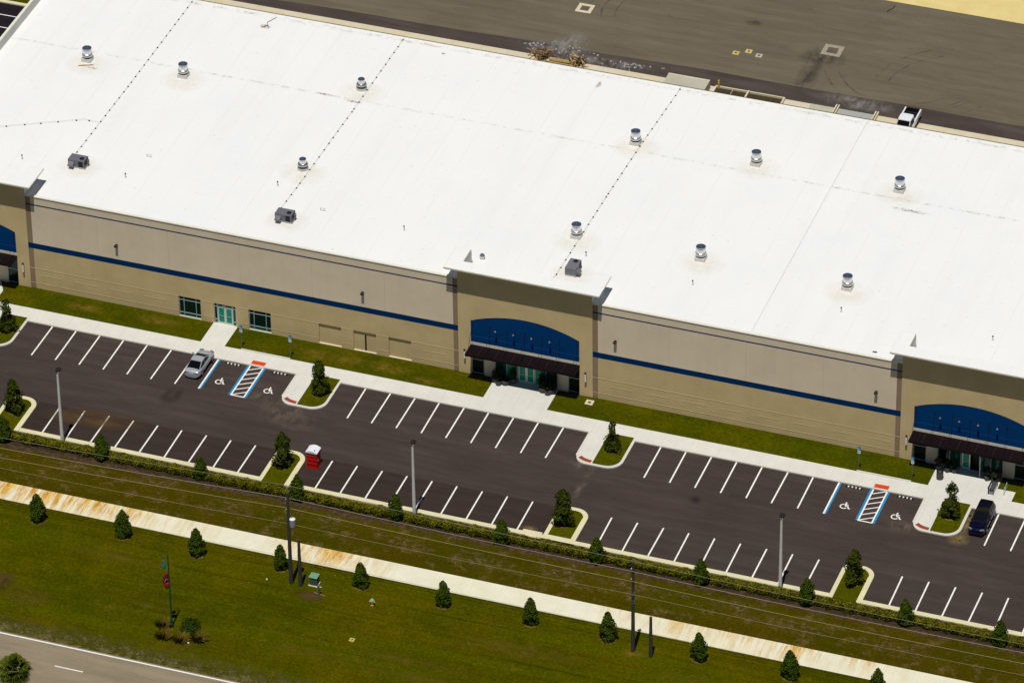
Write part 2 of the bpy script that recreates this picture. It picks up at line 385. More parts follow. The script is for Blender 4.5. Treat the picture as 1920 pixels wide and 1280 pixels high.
# stall lines --------------------------------------------------------
P = 2.743
upper = [0+P*i for i in range(7)] + [35.86+P*i for i in range(9)] + [68.505+P*i for i in range(7)] + [104.65, 107.4, 110.1, 112.9] + [-13.7-P*i for i in range(8)]
lower = [6.65+P*i for i in range(9)] + [37.14+P*i for i in range(9)] + [67.6+P*i for i in range(9)] + [98.29+P*i for i in range(9)]
rnd = random.Random(3)
def stall(x, y0, y1, mat):
    m = MB(); a = rnd.uniform(-.03, .03); m.face((x-.08+a, y0, .008), (x+.08+a, y0, .008), (x+.08-a, y1, .008), (x-.08-a, y1, .008))
    obj("stall_line", m, mat, lot)
for x in upper: stall(x, -5.58, -.03, PAINT)
for x in lower: stall(x, -18.2, -13.1, PAINT)
def access_bay(x0):
    """two accessible stalls either side of a hatched aisle, starting at the first white line"""
    obj("stall_line", rect(x0-.10, x0+.08, -5.58, -.03, .008), PAINT, lot)
    obj("blue_line", rect(x0+.085, x0+.27, -5.58, -.03, .008), BLUE_P, lot)
    a = x0+3.45
    obj("blue_line", rect(a-.11, a+.11, -5.55, -.03, .008), BLUE_P, lot)
    obj("blue_line", rect(a+1.73, a+1.95, -5.62, -.03, .008), BLUE_P, lot)
    m = MB()
    L, Rr = a+.115, a+1.725
    for bx0, bx1 in ((L, L+.16), (Rr-.16, Rr)): m.face((bx0, -5.55, .008), (bx1, -5.55, .008), (bx1, -.03, .008), (bx0, -.03, .008))
    for i in range(6):
        y = -.80-.93*i
        m.face((L+.16, y-.07, .012), (Rr-.16, y+.75, .012), (Rr-.16, y+.90, .012), (L+.16, y+.08, .012))
    m.face((L, -5.62, .012), (Rr, -5.62, .012), (Rr, -5.47, .012), (L, -5.47, .012))
    obj("access_aisle_hatching", m, PAINT, lot)
    obj("curb_ramp_paint", rect(a+.16, a+1.68, .20, .85, .142), RED_T, bpy.data.objects["sidewalk"])
access_bay(19.15); access_bay(87.75)

def wheelchair(z=0.0, sc=1.0, th=.0):
    """international symbol of access, about one unit tall, drawn in x (right) and y (up)"""
    m = MB()
    def stroke(pts, w):
        pts = [Vector((*p, 0)) for p in pts]
        L, Rr = [], []
        for i, p in enumerate(pts):
            d = (pts[min(i+1, len(pts)-1)]-pts[max(i-1, 0)]).normalized(); nn = Vector((-d.y, d.x, 0))*w/2
            L.append(p+nn); Rr.append(p-nn)
        m.grid([[(q.x*sc, q.y*sc, z) for q in Rr], [(q.x*sc, q.y*sc, z) for q in L]])
    m.face(*[(sc*(-.02+.09*math.cos(2*math.pi*i/12)), sc*(.93+.09*math.sin(2*math.pi*i/12)), z) for i in range(12)])
    stroke([(-.02, .82), (.02, .42)], .17)
    stroke([(.0, .63), (.27, .62)], .11)
    stroke([(-.02, .40), (.27, .40), (.42, .05), (.56, .08)], .135)
    stroke([(-.13+.34*math.cos(R(a)), .30+.34*math.sin(R(a))) for a in range(95, 345, 12)], .12)
    return m
proto_sym = None
for cx, cy in ((20.85, -4.08), (26.32, -4.02), (89.47, -4.06), (94.9, -4.12)):
    if proto_sym is None:
        proto_sym = obj("wheelchair_symbol", wheelchair(0, 1.04), PAINT, lot, world=False); o = proto_sym
    else:
        o = proto_sym.copy(); C.objects.link(o)
    o.location = (cx, cy, .010)

# kerbs and planted islands -------------------------------------------
gaps = [(.75, 4.3), (31.08, 34.5), (92.2, 95.6)]
xs = [XL] + [v for a in gaps for v in a] + [XR]
m = MB()
for i in range(0, len(xs), 2): m.box(xs[i], xs[i+1], -18.76, -18.17, -.05, .13)
struct("kerb", m, C_KERB)
def island_low(x0, closed=False, w=3.42):
    x1 = x0+w; yb = -18.76
    out = [(x0, yb), (x1, yb), (x1, -14.4)] + arc(x1-1.5, -14.35, 1.5, 0, 90, 8) + arc(x0+1.05, -13.9, 1.05, 90, 180, 6)
    k = .44
    yb2 = -18.0 if closed else -18.765
    inn = [(x0+k, yb2), (x1-k-.1, yb2), (x1-k-.1, -14.4)] + arc(x1-1.55, -14.4, 1.05, 0, 90, 8) + arc(x0+k+.75, -14.1, .75, 90, 180, 6)
    m = MB(); m.prism(out, -.05, .134); struct("kerb", m, C_KERB)
    m = MB(); m.prism(inn, 0, .15); struct("island_grass", m, G_ISLE)
    # lip line of the gutter
    if not closed: struct("island_grass", rect(x0+k, x1-k-.1, -19.0, -18.7, .06), G_ISLE)
island_low(.85); island_low(31.07); island_low(61.95, True); island_low(92.2)
def island_up(x0, w=5.2, walk=True):
    x1 = x0+w; yb = -5.38
    out = arc(x0+1.5, yb+1.25, 1.25, 180, 270, 8)[0:] + arc(x1-1.6, yb+1.6, 1.6, 270, 360, 8) + [(x1, .02), (x0+.12, .02)]
    out[0] = (x0+.12, yb+1.25)
    m = MB(); m.prism(out, -.05, .134); struct("kerb", m, C_KERBW)
    if walk:
        a, b = x0+.32, x0+2.2
        pav = arc(a+1.1, yb+1.30, 1.0, 180, 262, 6) + [(b, yb+.24), (b, .1), (a+.05, .1)]
        m = MB(); m.prism(pav, 0, .140); struct("walkway", m, C_WALK)
        m = MB(); m.grid([[(x0+a_, yb+b_, .146) for a_, b_ in ((.52, .84), (.80, .60), (1.2, .42), (1.6, .34), (2.05, .30))], [(x0+a_, yb+b_, .146) for a_, b_ in ((.78, 1.20), (1.02, 1.02), (1.35, .88), (1.7, .80), (2.05, .77))]])
        obj("tactile_paving", m, RED_D, bpy.data.objects["parking_lot"])
    else: b = x0+.5
    inn = [(b, yb+.30)] + arc(x1-1.75, yb+1.75, 1.45, 270, 360, 8) + [(x1-.28, .48), (b+.02, .48)]
    m = MB(); m.prism(inn, 0, .155); struct("island_grass", m, G_ISLE)
island_up(27.85); island_up(60.5); island_up(96.6); island_up(-8.05)

# stains that lie on the surfaces --------------------------------------
def stainmat(name, col, amount, sc, stretch=(1, 1, 1), lo=.40, hi=.66):
    k = N(name, .9, 0, .1)
    g = k.coord('Generated', (2, 2, 0), (-1, -1, 0))
    ln = k.n("ShaderNodeVectorMath", operation='LENGTH'); k.l(g, ln.inputs[0])
    fall = k.n("ShaderNodeMapRange"); fall.inputs[1].default_value = 1.0; fall.inputs[2].default_value = .25; k.l(ln.outputs["Value"], fall.inputs[0])
    f = k.math('MULTIPLY', fall.outputs[0], k.noise(k.coord('world', stretch), sc, 6, .7, lo, hi))
    k.l(k.math('MULTIPLY', f, amount), k.b.inputs["Alpha"])
    return k.out(col)
S_RUST = stainmat("tan_roof_dirt", (.72, .64, .48), .34, .5, lo=.2, hi=.7)
S_RUST2 = stainmat("brown_rust_stain", (.24, .11, .035), .9, 3.0, lo=.42, hi=.62)
S_MUD = stainmat("dried_mud_stain", (.115, .068, .028), .75, .7, (.5, 1, 1), .30, .58)
S_DUST = stainmat("pale_dust_stain", (.20, .165, .12), .55, 1.1, (1, .5, 1))
S_OIL = stainmat("dark_oil_stain", (.022, .017, .017), .45, .9, (1, .4, 1), .35, .6)
S_WHITE = stainmat("white_powder_spill", (.32, .30, .28), .75, 1.0, (1.0, .5, 1), .40, .66)
S_SAND = stainmat("sand_drift", (.30, .215, .075), .6, 1.5, lo=.32, hi=.6)
def decal(name, parent, cx, cy, rx, ry, z, mat, rot=0):
    m = MB(); T = Matrix.Translation((cx, cy, z)) @ Matrix.Rotation(R(rot), 4, 'Z')
    m.face(*[(x*rx, y*ry, 0) for x, y in ((-1, -1), (1, -1), (1, 1), (-1, 1))])
    o = obj(name, m, mat, parent, world=False); o.matrix_local = Matrix.Translation(-wpos(parent)) @ T; return o
decal("stain", lot, 10.8, -14.1, 6.4, 2.0, .014, S_MUD, 6)
decal("stain", lot, 29.6, -6.9, 4.2, 2.6, .014, S_DUST, -25); decal("stain", lot, 25.8, -4.9, 1.6, 1.0, .014, S_DUST)
decal("stain", lot, 62.9, -8.9, .55, 4.2, .014, S_DUST, -3); decal("stain", lot, 61.5, -5.6, 2.2, .9, .018, S_DUST)
decal("stain", lot, 96.0, -5.2, 2.0, 1.2, .014, S_DUST); decal("stain", lot, 101.9, -5.4, 1.4, 1.3, .014, S_SAND, 20)
decal("stain", lot, 102.05, -2.6, .45, 2.8, .018, S_SAND)
decal("stain", lot, 17.0, -7.8, 1.3, 2.0, .014, S_OIL); decal("stain", lot, 74.66, -7.57, .8, .8, .014, S_OIL)
decal("stain", lot, 60.2, -17.55, 1.1, .6, .016, S_SAND)
decal("stain", court, 62.0, 73.3, 1.4, 4.4, -.006, S_OIL, 3); decal("stain", court, 62.4, 77.6, 3.0, 2.6, -.004, S_OIL)
decal("stain", court, 52.7, 82.5, 1.2, .7, -.006, S_OIL)
decal("spill", court, 33.0, 69.8, 4.2, 2.3, -.004, S_WHITE, 12); decal("spill", court, 34.0, 71.8, 2.3, 2.6, -.002, S_WHITE, -20)
decal("spill", court, 39.5, 68.9, 6.0, 1.2, .0, S_WHITE, 3); decal("spill", court, 68.8, 69.7, 5.5, 1.6, -.004, S_WHITE, 0)
gnd = bpy.data.objects["ground"]; vrg = bpy.data.objects["verge"]; bl = bpy.data.objects["building_lawn"]
S_SOIL = stainmat("bare_soil", (.10, .055, .022), .8, .9, lo=.30, hi=.55)
S_DRY = stainmat("dry_grass", (.130, .092, .008), .6, 1.6, (.5, 1, 1), .38, .62)
S_PALE = stainmat("pale_bare_patch", (.20, .135, .075), .75, 2.4, (.6, 1, 1), .50, .66)
S_YEL = stainmat("yellowed_grass", (.20, .135, .014), .7, 1.6, (.7, 1, 1), .36, .62)
for x, y, rx, ry, mt in ((12.9, -42.6, 1.6, 1.9, S_SOIL), (28.6, -41.6, 3.0, .5, S_DRY), (56, -41.6, 7.5, .7, S_DRY), (46, -43.4, 5, .8, S_DRY), (60, -43.8, 9, 1.0, S_DRY), (16.5, -44, 3.5, 2, S_DRY), (34, -46.2, 2.4, 1.0, S_DRY), (66, -36.5, 8, 1.6, S_DRY), (86, -36, 7, 1.5, S_DRY), (22, -35.2, 6, 1.0, S_DRY), (43.2, -35, 1.6, 1.0, S_SOIL), (76.6, -33.4, 1.6, .8, S_YEL)): decal("bare_patch", gnd, x, y, rx, ry, -.044, mt)
for x, y, rx, ry, mt in ((49, -23.8, 3.2, 1.2, S_PALE), (57.5, -24.2, 4, 1.5, S_PALE), (65.8, -23.4, 3.6, 1.3, S_PALE), (73, -23.2, 4, 1.3, S_PALE), (40.5, -22.6, 2.2, 1.2, S_PALE), (90, -24.2, 5, 1.4, S_PALE), (84, -23.0, 4, 1.2, S_PALE), (21, -22.4, 4, 1.0, S_PALE), (12, -22.3, 3, 1.0, S_PALE), (101, -24.5, 4.5, 1.4, S_PALE), (30, -23.6, 3.5, 1.2, S_PALE)): decal("bare_patch", vrg, x, y, rx, ry, -.030, mt)
for x, y, rx, ry, mt in ((32.2, 4.3, 2.6, 1.2, S_YEL), (28.8, 4.0, 2.2, 1.2, S_YEL), (36.8, 4.1, 3.0, 1.2, S_YEL), (41.5, 3.2, 2.0, .8, S_YEL), (10.5, 4.5, 3.0, 1.0, S_YEL), (2.0, 4.2, 2.8, .9, S_YEL)): decal("yellow_patch", bl, x, y, rx, ry, .118, mt)
# tyre scuffs
tm = MB()
for cx, cy, r, a0, a1 in ((40.5, 80.5, 5.5, 100, 200), (42.3, 80.5, 5.6, 100, 200), (72, 78.5, 7.5, 200, 330), (73.5, 78.6, 8.6, 205, 330), (80, 74.5, 9, 120, 175)):
    for dr in (0, 1.6):
        p0 = arc(cx, cy, r+dr, a0, a1, 24); p1 = arc(cx, cy, r+dr+.16, a0, a1, 24)
        tm.grid([[(x, min(91.9, max(71.4, y)), -.005) for x, y in p0], [(x, min(91.9, max(71.4, y)), -.005) for x, y in p1]])
k = N("tyre_mark", .9); k.b.inputs["Alpha"].default_value = 1
k.l(k.math('MULTIPLY', k.noise(k.coord('world'), .8, 4, .6, .4, .7), .38), k.b.inputs["Alpha"]); obj("tyre_marks", tm, k.out((.035, .03, .026)), court)
m = MB(); m.tube([(66.6, 89.6, -.02), (66.75, 90.2, -.02), (67.05, 90.6, -.02), (67.1, 91.3, -.02)], .06); obj("tar_seam", m, BLACK, court)

rg = random.Random(17); m = MB()
for i in range(110):
    cx, cy, sx_, sy_ = rg.choice([(30.0, 70.0, .8, .5), (35.2, 70.3, .8, .6), (39.5, 68.9, 2.4, .6), (42.0, 69.2, 1.6, .4), (33.0, 69.5, 1.5, .8)])
    x, y, r_, a = rg.gauss(cx, sx_), max(68.1, rg.gauss(cy, sy_)), rg.uniform(.05, .20), rg.uniform(0, 3.1)
    T = Matrix.Translation((x, y, -.005)) @ Matrix.Rotation(a, 4, 'Z'); m.box(-r_, r_, -r_*.45, r_*.45, 0, rg.uniform(.01, .05), T)
o = obj("rubble", m, plain("pale_rubble", (.30, .285, .265), .9, var=.35, scale=2)); o["kind"] = "stuff"; o["label"] = "pale plaster scraps scattered over the dark strip beside the lumber heaps"; o["category"] = "rubble"
# ------------------------------------------------------------------ the building
BX0, BX1, YF, YB, ZR = -19.45, 300.0, 6.0, 48.85, 11.9
wh = thing("warehouse", "long beige and grey warehouse with white flat roof, blue bands and three arched blue entrances", "warehouse", (50, YF, 0))
PX = [44.12-64.07, 44.12, 92.40, 92.40+64.07, 92.40+48.28+64.07]      # left edges of the entrance portals
PW = 14.9
ZT = 11.95
openings = []      # x0,x1,z0,z1,kind
for x0 in (12.22, 20.27): openings.append((x0, x0+2.56, .20, 2.76, 'window'))
openings.append((16.27, 18.80, .14, 2.72, 'door'))
for x0 in (28.30, 32.25, 36.22): openings.append((x0, x0+2.55, .22, 2.72, 'panel'))
xb = {BX0, BX1}; zb = {0, 5.27, 5.97, 10.86, 11.02, ZT}
for p in PX:
    for v in (p-.55, p, p+PW, p+PW+.58): xb.add(v)
for o in openings: xb.update(o[:2]); zb.update(o[2:4])
xb = sorted(x for x in xb if BX0 <= x <= BX1); zb = sorted(zb)
m = MB()
for i in range(len(xb)-1):
    xc = (xb[i]+xb[i+1])/2
    if any(p < xc < p+PW for p in PX): continue
    taupe = any(p-.56 < xc < p or p+PW < xc < p+PW+.59 for p in PX)
    for j in range(len(zb)-1):
        zc = (zb[j]+zb[j+1])/2
        if any(o[0] < xc < o[1] and o[2] < zc < o[3] for o in openings): continue
        band = 5.27 < zc < 5.97 or 10.86 < zc < 11.02
        m.slot(2 if band else 3 if taupe else 0 if zc < 5.3 else 1)
        m.face((xb[i], YF, zb[j]), (xb[i+1], YF, zb[j]), (xb[i+1], YF, zb[j+1]), (xb[i], YF, zb[j+1]))
m.slot(0)
for x0, x1, z0, z1, kd in openings:           # reveals
    d = .28
    m.face((x0, YF, z0), (x0, YF+d, z0), (x0, YF+d, z1), (x0, YF, z1)); m.face((x1, YF+d, z0), (x1, YF, z0), (x1, YF, z1), (x1, YF+d, z1))
    m.face((x0, YF, z1), (x0, YF+d, z1), (x1, YF+d, z1), (x1, YF, z1)); m.slot(4).face((x0, YF, z0), (x1, YF, z0), (x1, YF+d, z0), (x0, YF+d, z0)); m.slot(0)
obj("front_wall", m, [W_LOW, W_UP, W_BLUE, W_TAUPE, W_CREAM], wh)
m = MB()
m.face((BX0, YB, 0), (BX0, YF, 0), (BX0, YF, ZT), (BX0, YB, ZT)); m.face((BX1, YF, 0), (BX1, YB, 0), (BX1, YB, ZT), (BX1, YF, ZT))
m.face((BX1, YB, 0), (BX0, YB, 0), (BX0, YB, ZT-.1), (BX1, YB, ZT-.1)); obj("rear_and_side_walls", m, W_UP, wh)
JOINT = plain("panel_sealant", (.50, .42, .28), .9)  # plain sealant tone of the vertical panel joints
JHI = plain("joint_highlight", (.60, .48, .27), .8)  # sun caught by the groove bevels put into a paler colour
# pale scored joints on the lower wall, knockout-panel heads and vertical panel joints
m = MB()
def free(a, b): return not any(a < p+PW and b > p for p in PX)
segs = []
x = BX0
for p in PX+[BX1]:
    if p > x: segs.append((x, p))
    x = max(x, p+PW)
for a, b in segs:
    cuts = sorted([o for o in openings if a < o[0] < b])
    cur = a
    for o in cuts+[(b, b, 0, 0, '')]:
        m = MB(); m.box(cur, o[0], YF-.022, YF-.002, 2.68, 2.725); obj("scored_joint", m, JHI, wh); cur = o[1]
    cur = a
    for o in cuts+[(b, b, 0, 0, '')]: m = MB(); m.box(cur, o[0], YF-.022, YF-.002, .78, .815); obj("scored_joint", m, JHI, wh); cur = o[1]
kx = [12.22-4.02*i for i in range(1, 5)] + [40.2] + [60.9+4.02*i for i in range(8)] + [108.6+4.02*i for i in range(12)]
for x0 in kx:
    if free(x0, x0+2.5): m = MB(); m.box(x0, x0+2.5, YF-.022, YF-.002, 1.84, 1.875); obj("scored_joint", m, JHI, wh)
m = MB()
for a, b in segs:
    n = max(1, round((b-a)/8.0))
    for i in range(1, n):
        xx = a+(b-a)*i/n
        if not any(o[0]-.1 < xx < o[1]+.1 for o in openings):
            for z0, z1 in ((0, 5.26), (5.98, 10.85)): m = MB(); m.box(xx-.012, xx+.012, YF-.004, YF-.001, z0, z1); obj("panel_joint", m, JOINT, wh)
# coping
m = MB()
for a, b in segs: m.box(a, b, YF-.06, YF+.28, ZT, ZT+.10)
obj("coping", m, COPE, wh)
# roof
m = MB(); m.face((BX0, YF+.25, ZR), (BX1, YF+.25, ZR), (BX1, YB, ZR), (BX0, YB, ZR))
roof = obj("roof", m, ROOF, wh)
m = MB(); m.box(BX0-.22, BX0+.02, YF+.25, YB, 11.0, 13.02); par = obj("end_parapet", m, W_WHITE, wh)
m = MB(); m.box(BX0-.27, BX0+.05, YF+.25, YB+.05, 13.02, 13.10); obj("coping", m, COPE, par)
m = MB(); m.box(BX0, BX1, YB-.06, YB, ZR, ZR+.05); m.slot(1).box(BX0, BX1, YB+.002, YB+.16, ZR-.35, ZR+.02); obj("rear_gutter", m, [COPE, DARKM], wh)
m = MB(); m.box(76.0, 76.16, YF+.6, YB-.1, ZR, ZR+.07); obj("expansion_joint", m, plain("expansion_joint_cover", (.72, .71, .68), .6, var=.05), roof)
obj("cover_plate", (lambda b: (b.box(88.9, 89.35, 7.0, 7.15, ZR, ZR+.06), b)[1])(MB()), BLACK, roof)
# roof stains
vents = [(-9.41, 32.9), (1.96, 33.2), (21.55, 36.96), (21.26, 19.99), (53.57, 36.1), (53.37, 17.01), (67.15, 36.31), (67.08, 17.17), (83.19, 36.2), (83.17, 16.85)]
for i, (x, y) in enumerate(vents): decal("stain", roof, x+.3, y-.4, 2.9, 2.6, ZR+.006+.001*i, S_RUST)
hv = [(-1.88, 13.3), (23.1, 10.6), (55.1, 10.6)]
for i, (x, y) in enumerate(hv): decal("stain", roof, x+.2, y-.2, 2.7, 2.4, ZR+.02+.001*i, S_RUST)
for x, y, rx, ry in ((6.73, 46.07, .8, .5), (85.3, 33.2, 2.4, .35), (17.9, 35.0, 1.0, .25), (21.5, 34.6, 1.2, .22), (46, 46.3, .3, .8), (-8.2, 31.9, .8, .2), (27.6, 47.0, .35, .2)):
    decal("stain", roof, x, y, rx, ry, ZR+.012, S_RUST2)
m = MB(); m.tube([(6.3, 45.7, ZR+.03), (6.9, 46.3, ZR+.05), (6.6, 46.9, ZR+.03), (7.2, 48.2, ZR+.02)], .035, 5); m.tube([(6.9, 46.3, ZR+.03), (7.2, 45.7, ZR+.02)], .035, 5)
obj("conduit_stub", m, LUMBER3, roof)

# glazing ----------------------------------------------------------------
def window_unit(x0, x1, z0, z1, mull_x, mull_z, y=YF+.14, glasses=None, parent=wh, name="window"):
    f = MB(); t = .075
    f.box(x0, x1, y-.05, y+.05, z0, z0+t); f.box(x0, x1, y-.05, y+.05, z1-t, z1)
    f.box(x0, x0+t, y-.05, y+.05, z0+t, z1-t); f.box(x1-t, x1, y-.05, y+.05, z0+t, z1-t)
    for mx in mull_x: f.box(mx-.04, mx+.04, y-.048, y+.048, z0+t, z1-t)
    for mz in mull_z: f.box(x0+t, x1-t, y-.046, y+.046, mz-.04, mz+.04)
    fr = obj(name, f, ALU_T, parent)
    g_ = MB(); xs_ = [x0+t]+list(mull_x)+[x1-t]; zs_ = [z0+t]+list(mull_z)+[z1-t]
    mats = [G_DARK, G_MID, G_TEAL]
    for i in range(len(xs_)-1):
        for j in range(len(zs_)-1):
            g_.slot((glasses or {}).get((i, j), 0)); g_.face((xs_[i], y+.02, zs_[j]), (xs_[i+1], y+.02, zs_[j]), (xs_[i+1], y+.02, zs_[j+1]), (xs_[i], y+.02, zs_[j+1]))
    obj("pane", g_, mats, fr); return fr
ALU_T = plain("pale_teal_aluminium", (.34, .42, .40), .4, .2)
WIN_G = {(0, 0): 1, (1, 0): 1, (2, 0): 1}
for x0 in (12.22, 20.27): window_unit(x0, x0+2.56, .20, 2.76, (x0+.58, x0+1.97), (.66, 2.28), glasses=WIN_G)
x0 = 16.27
window_unit(x0, x0+.40, .14, 2.72, (), (.62, 2.28), glasses={(0, 0): 1, (0, 2): 0}); window_unit(x0+2.13, x0+2.53, .14, 2.72, (), (.62, 2.28), glasses={(0, 0): 1, (0, 1): 1, (0, 2): 1})
tr = window_unit(x0+.40, x0+2.13, 2.28, 2.72, (), (), glasses={(0, 0): 1}, name="transom_window")
m = MB()
for i in range(4): m.box(x0+.98+.10*i, x0+1.05+.10*i, YF+.085, YF+.088, 2.44, 2.57)
obj("address_numerals", m, PAINT, tr)
def door_leaf(x0, x1, z0, z1, y, mat, T=None, parent=wh, mfr=None, hx=None):
    f = MB(); t = .12
    f.box(x0, x0+t, y-.025, y+.025, z0, z1, T); f.box(x1-t, x1, y-.025, y+.025, z0, z1, T)
    f.box(x0+t, x1-t, y-.025, y+.025, z0, z0+.22, T); f.box(x0+t, x1-t, y-.025, y+.025, z1-.11, z1, T)
    d = obj("door", f, mfr or DOOR_A, parent)
    g_ = MB(); g_.box(x0+t, x1-t, y-.006, y+.006, z0+.22, z1-.11, T); obj("pane", g_, mat, d)
    h = MB(); h.box(x0+t, x1-t, y-.07, y-.04, z0+1.0, z0+1.05, T); obj("push_bar", h, ALU_T, d); return d
DOOR_A = plain("pale_door_aluminium", (.56, .58, .56), .4, .15)
door_leaf(16.68, 17.53, .14, 2.26, YF+.14, G_TEAL); door_leaf(17.54, 18.39, .14, 2.26, YF+.14, G_TEAL)
for x0, kd in ((28.30, 0), (32.25, 1), (36.22, 0)):
    m = MB(); m.face((x0, YF+.15, .22), (x0+2.55, YF+.15, .22), (x0+2.55, YF+.15, 2.72), (x0, YF+.15, 2.72)); o = obj("recessed_panel", m, W_LOW, wh)
    if kd: m = MB(); m.box(x0+1.22, x0+1.40, YF+.13, YF+.149, .3, 2.3); obj("crack_shade_strip", m, BLACK, o)  # black strip painted in for the shade of an open crack

# entrance portals -----------------------------------------------------------
def portal(p, kind):
    x0, x1 = p, p+PW
    a0, a1 = p+1.41, p+13.45                # arch and storefront opening
    yf = YF-.06; zs, zp = 6.95, 8.24; zc = 13.62
    half = (a1-a0)/2; cx = (a0+a1)/2; sag = zp-zs; rad = (half*half+sag*sag)/(2*sag)
    n = 28
    ax = [a0+(a1-a0)*i/n for i in range(n+1)]
    az = [zp-rad+math.sqrt(rad*rad-(x-cx)**2) for x in ax]
    m = MB()
    m.face((x0, yf, 0), (a0, yf, 0), (a0, yf, zc), (x0, yf, zc)); m.face((a1, yf, 0), (x1, yf, 0), (x1, yf, zc), (a1, yf, zc))
    for i in range(n): m.face((ax[i], yf, az[i]), (ax[i+1], yf, az[i+1]), (ax[i+1], yf, zc), (ax[i], yf, zc))
    # sides, back and soffits of the arch
    m.slot(1)
    m.face((x0, YF+.6, 0), (x0, yf, 0), (x0, yf, zc), (x0, YF+.6, zc)); m.face((x1, yf, 0), (x1, YF+.6, 0), (x1, YF+.6, zc), (x1, yf, zc))
    m.face((x1, YF+.6, ZR-.2), (x0, YF+.6, ZR-.2), (x0, YF+.6, zc), (x1, YF+.6, zc))
    m.slot(0)
    for i in range(n): m.face((ax[i], yf, az[i]), (ax[i], yf+.16, az[i]), (ax[i+1], yf+.16, az[i+1]), (ax[i+1], yf, az[i+1]))
    m.face((a0, yf, 0), (a0, YF+.3, 0), (a0, YF+.3, zs), (a0, yf, zs)); m.face((a1, YF+.3, 0), (a1, yf, 0), (a1, yf, zs), (a1, YF+.3, zs))
    por = obj("entrance_portal", m, [W_PORT, W_WHITE], wh)
    m = MB()
    for i in range(n): m.face((ax[i], yf+.03, 4.27), (ax[i+1], yf+.03, 4.27), (ax[i+1], yf+.03, az[i+1]), (ax[i], yf+.03, az[i]))
    obj("arch_panel", m, W_ARCH, por)
    m = MB(); m.box(a0, a1, yf+.012, yf+.30, 3.92, 4.27); obj("arch_sill", m, W_CREAM, por)
    m = MB(); m.box(a0, a1, yf+.02, yf+.029, 5.02, 5.05); obj("arch_joint", m, plain("blue_joint", (.01, .10, .30), .8), por)
    # return walls on the roof and the U-shaped cornice
    for q0, q1 in ((x0, x0+.5), (x1-.5, x1)): m = MB(); m.box(q0, q1, YF+.6, YF+3.1, ZR-.1, zc); obj("return_wall", m, W_WHITE, por)
    m = MB(); e = 1.12
    for o_, za, zb_ in ((0, 13.72, 13.87), (.10, 13.60, 13.72)):
        m.slot(0); q0, q1 = x0-e+o_, x1+e-o_
        m.box(q0, q1, 4.86+o_, 6.52, za, zb_)
        m.box(q0, x0+.52, 6.52, 8.88-o_, za, zb_); m.box(x1-.52, q1, 6.52, 8.88-o_, za, zb_)
    obj("cornice", m, COPE, por)
    # the front slab is finished in roof membrane
    m = MB(); q0, q1 = x0-e+.07, x1+e-.07
    m.box(q0, q1, 4.95, 6.50, 13.87, 13.885); m.box(q0, x0+.48, 6.50, 8.80, 13.87, 13.885); m.box(x1-.48, q1, 6.50, 8.80, 13.87, 13.885)
    obj("cornice_membrane", m, ROOF, por)
    # storefront
    ys = YF+.20; zt = 3.86
    for q0, q1 in ((a0+1.38, a0+2.58), (a1-2.52, a1-1.32)): m = MB(); m.box(q0, q1, ys-.06, ys+.25, 0, zt); obj("storefront_pier", m, W_UP, wh)
    m = MB(); m.box(a0, a1, ys-.02, ys+.3, zt, 3.93); obj("storefront_head", m, BRONZE, wh)
    bl = {(0, 0): 0, (1, 0): 1}
    lf = {}
    if kind == 'left': lf = {(0, 1): 1}
    window_unit(a0, a0+1.38, .18, zt, (), (1.95,), y=ys, name="storefront_window")
    window_unit(a1-1.32, a1, .18, zt, (), (1.95,), y=ys, glasses={(0, 1): 1} if kind == 'left' else {(0, 1): 1} if kind == 'right' else {}, name="storefront_window")
    dl, dm, dr = p+6.58, p+7.46, p+8.36
    c = 2 if kind != 'right' else 1
    window_unit(a0+2.58, dl-.06, .18, zt, (p+5.28,), (), y=ys, glasses={(0, 0): 1 if kind != 'right' else 0, (1, 0): c}, name="storefront_window")
    window_unit(dr+.06, a1-2.52, .18, zt, (p+9.65,), (), y=ys, glasses={(0, 0): c, (1, 0): 1}, name="storefront_window")
    window_unit(dl-.06, dr+.06, 2.62, zt, (), (), y=ys, glasses={(0, 0): c}, name="transom_window")
    door_leaf(dl, dm, .15, 2.60, ys, G_TEAL, mfr=DOOR_A)
    if kind == 'right':
        T = Matrix.Translation((dr+.35, ys-.03, 0)) @ Matrix.Rotation(R(92), 4, 'Z') @ Matrix.Translation((-dr, -ys, 0))
        door_leaf(dm+.02, dr, .15, 2.60, ys, G_MID, T=T)
        m = MB(); m.face((dm, ys+.6, .14), (dr, ys+.6, .14), (dr, ys+.6, 2.6), (dm, ys+.6, 2.6)); obj("lobby_darkness_sheet", m, BLACK, wh)  # black sheet stands in for the unlit lobby behind the open leaf
    else: door_leaf(dm+.02, dr, .15, 2.60, ys, G_TEAL)
    # awning hung on rods
    m = MB(); z = 3.80
    m.box(a0+.02, a1+.02, 4.06, YF+.04, z, z+.10); m.box(a0-.02, a1+.06, 4.00, 4.06, z-.10, z+.14)
    m.box(a0-.02, a0+.06, 4.06, YF-.1, z-.08, z+.13); m.box(a1-.0, a1+.06, 4.06, YF-.1, z-.08, z+.13)
    aw = obj("awning", m, AWN, wh)
    m = MB(); i = 0
    while a0+.45+i*.93 < a1:
        big = i % 2 == 1
        m.slot(0 if big else 1).box(a0+.45+i*.93-(.03 if big else .02), a0+.45+i*.93+(.03 if big else .02), 4.07, YF-.02, z+.10, z+(.16 if big else .13)); i += 1
    obj("standing_seams", m, plain("awning_seam", (.022, .014, .015), .5, spec=.2) if "awning_seam" not in bpy.data.materials else bpy.data.materials["awning_seam"], aw).data.materials.append(AWN)
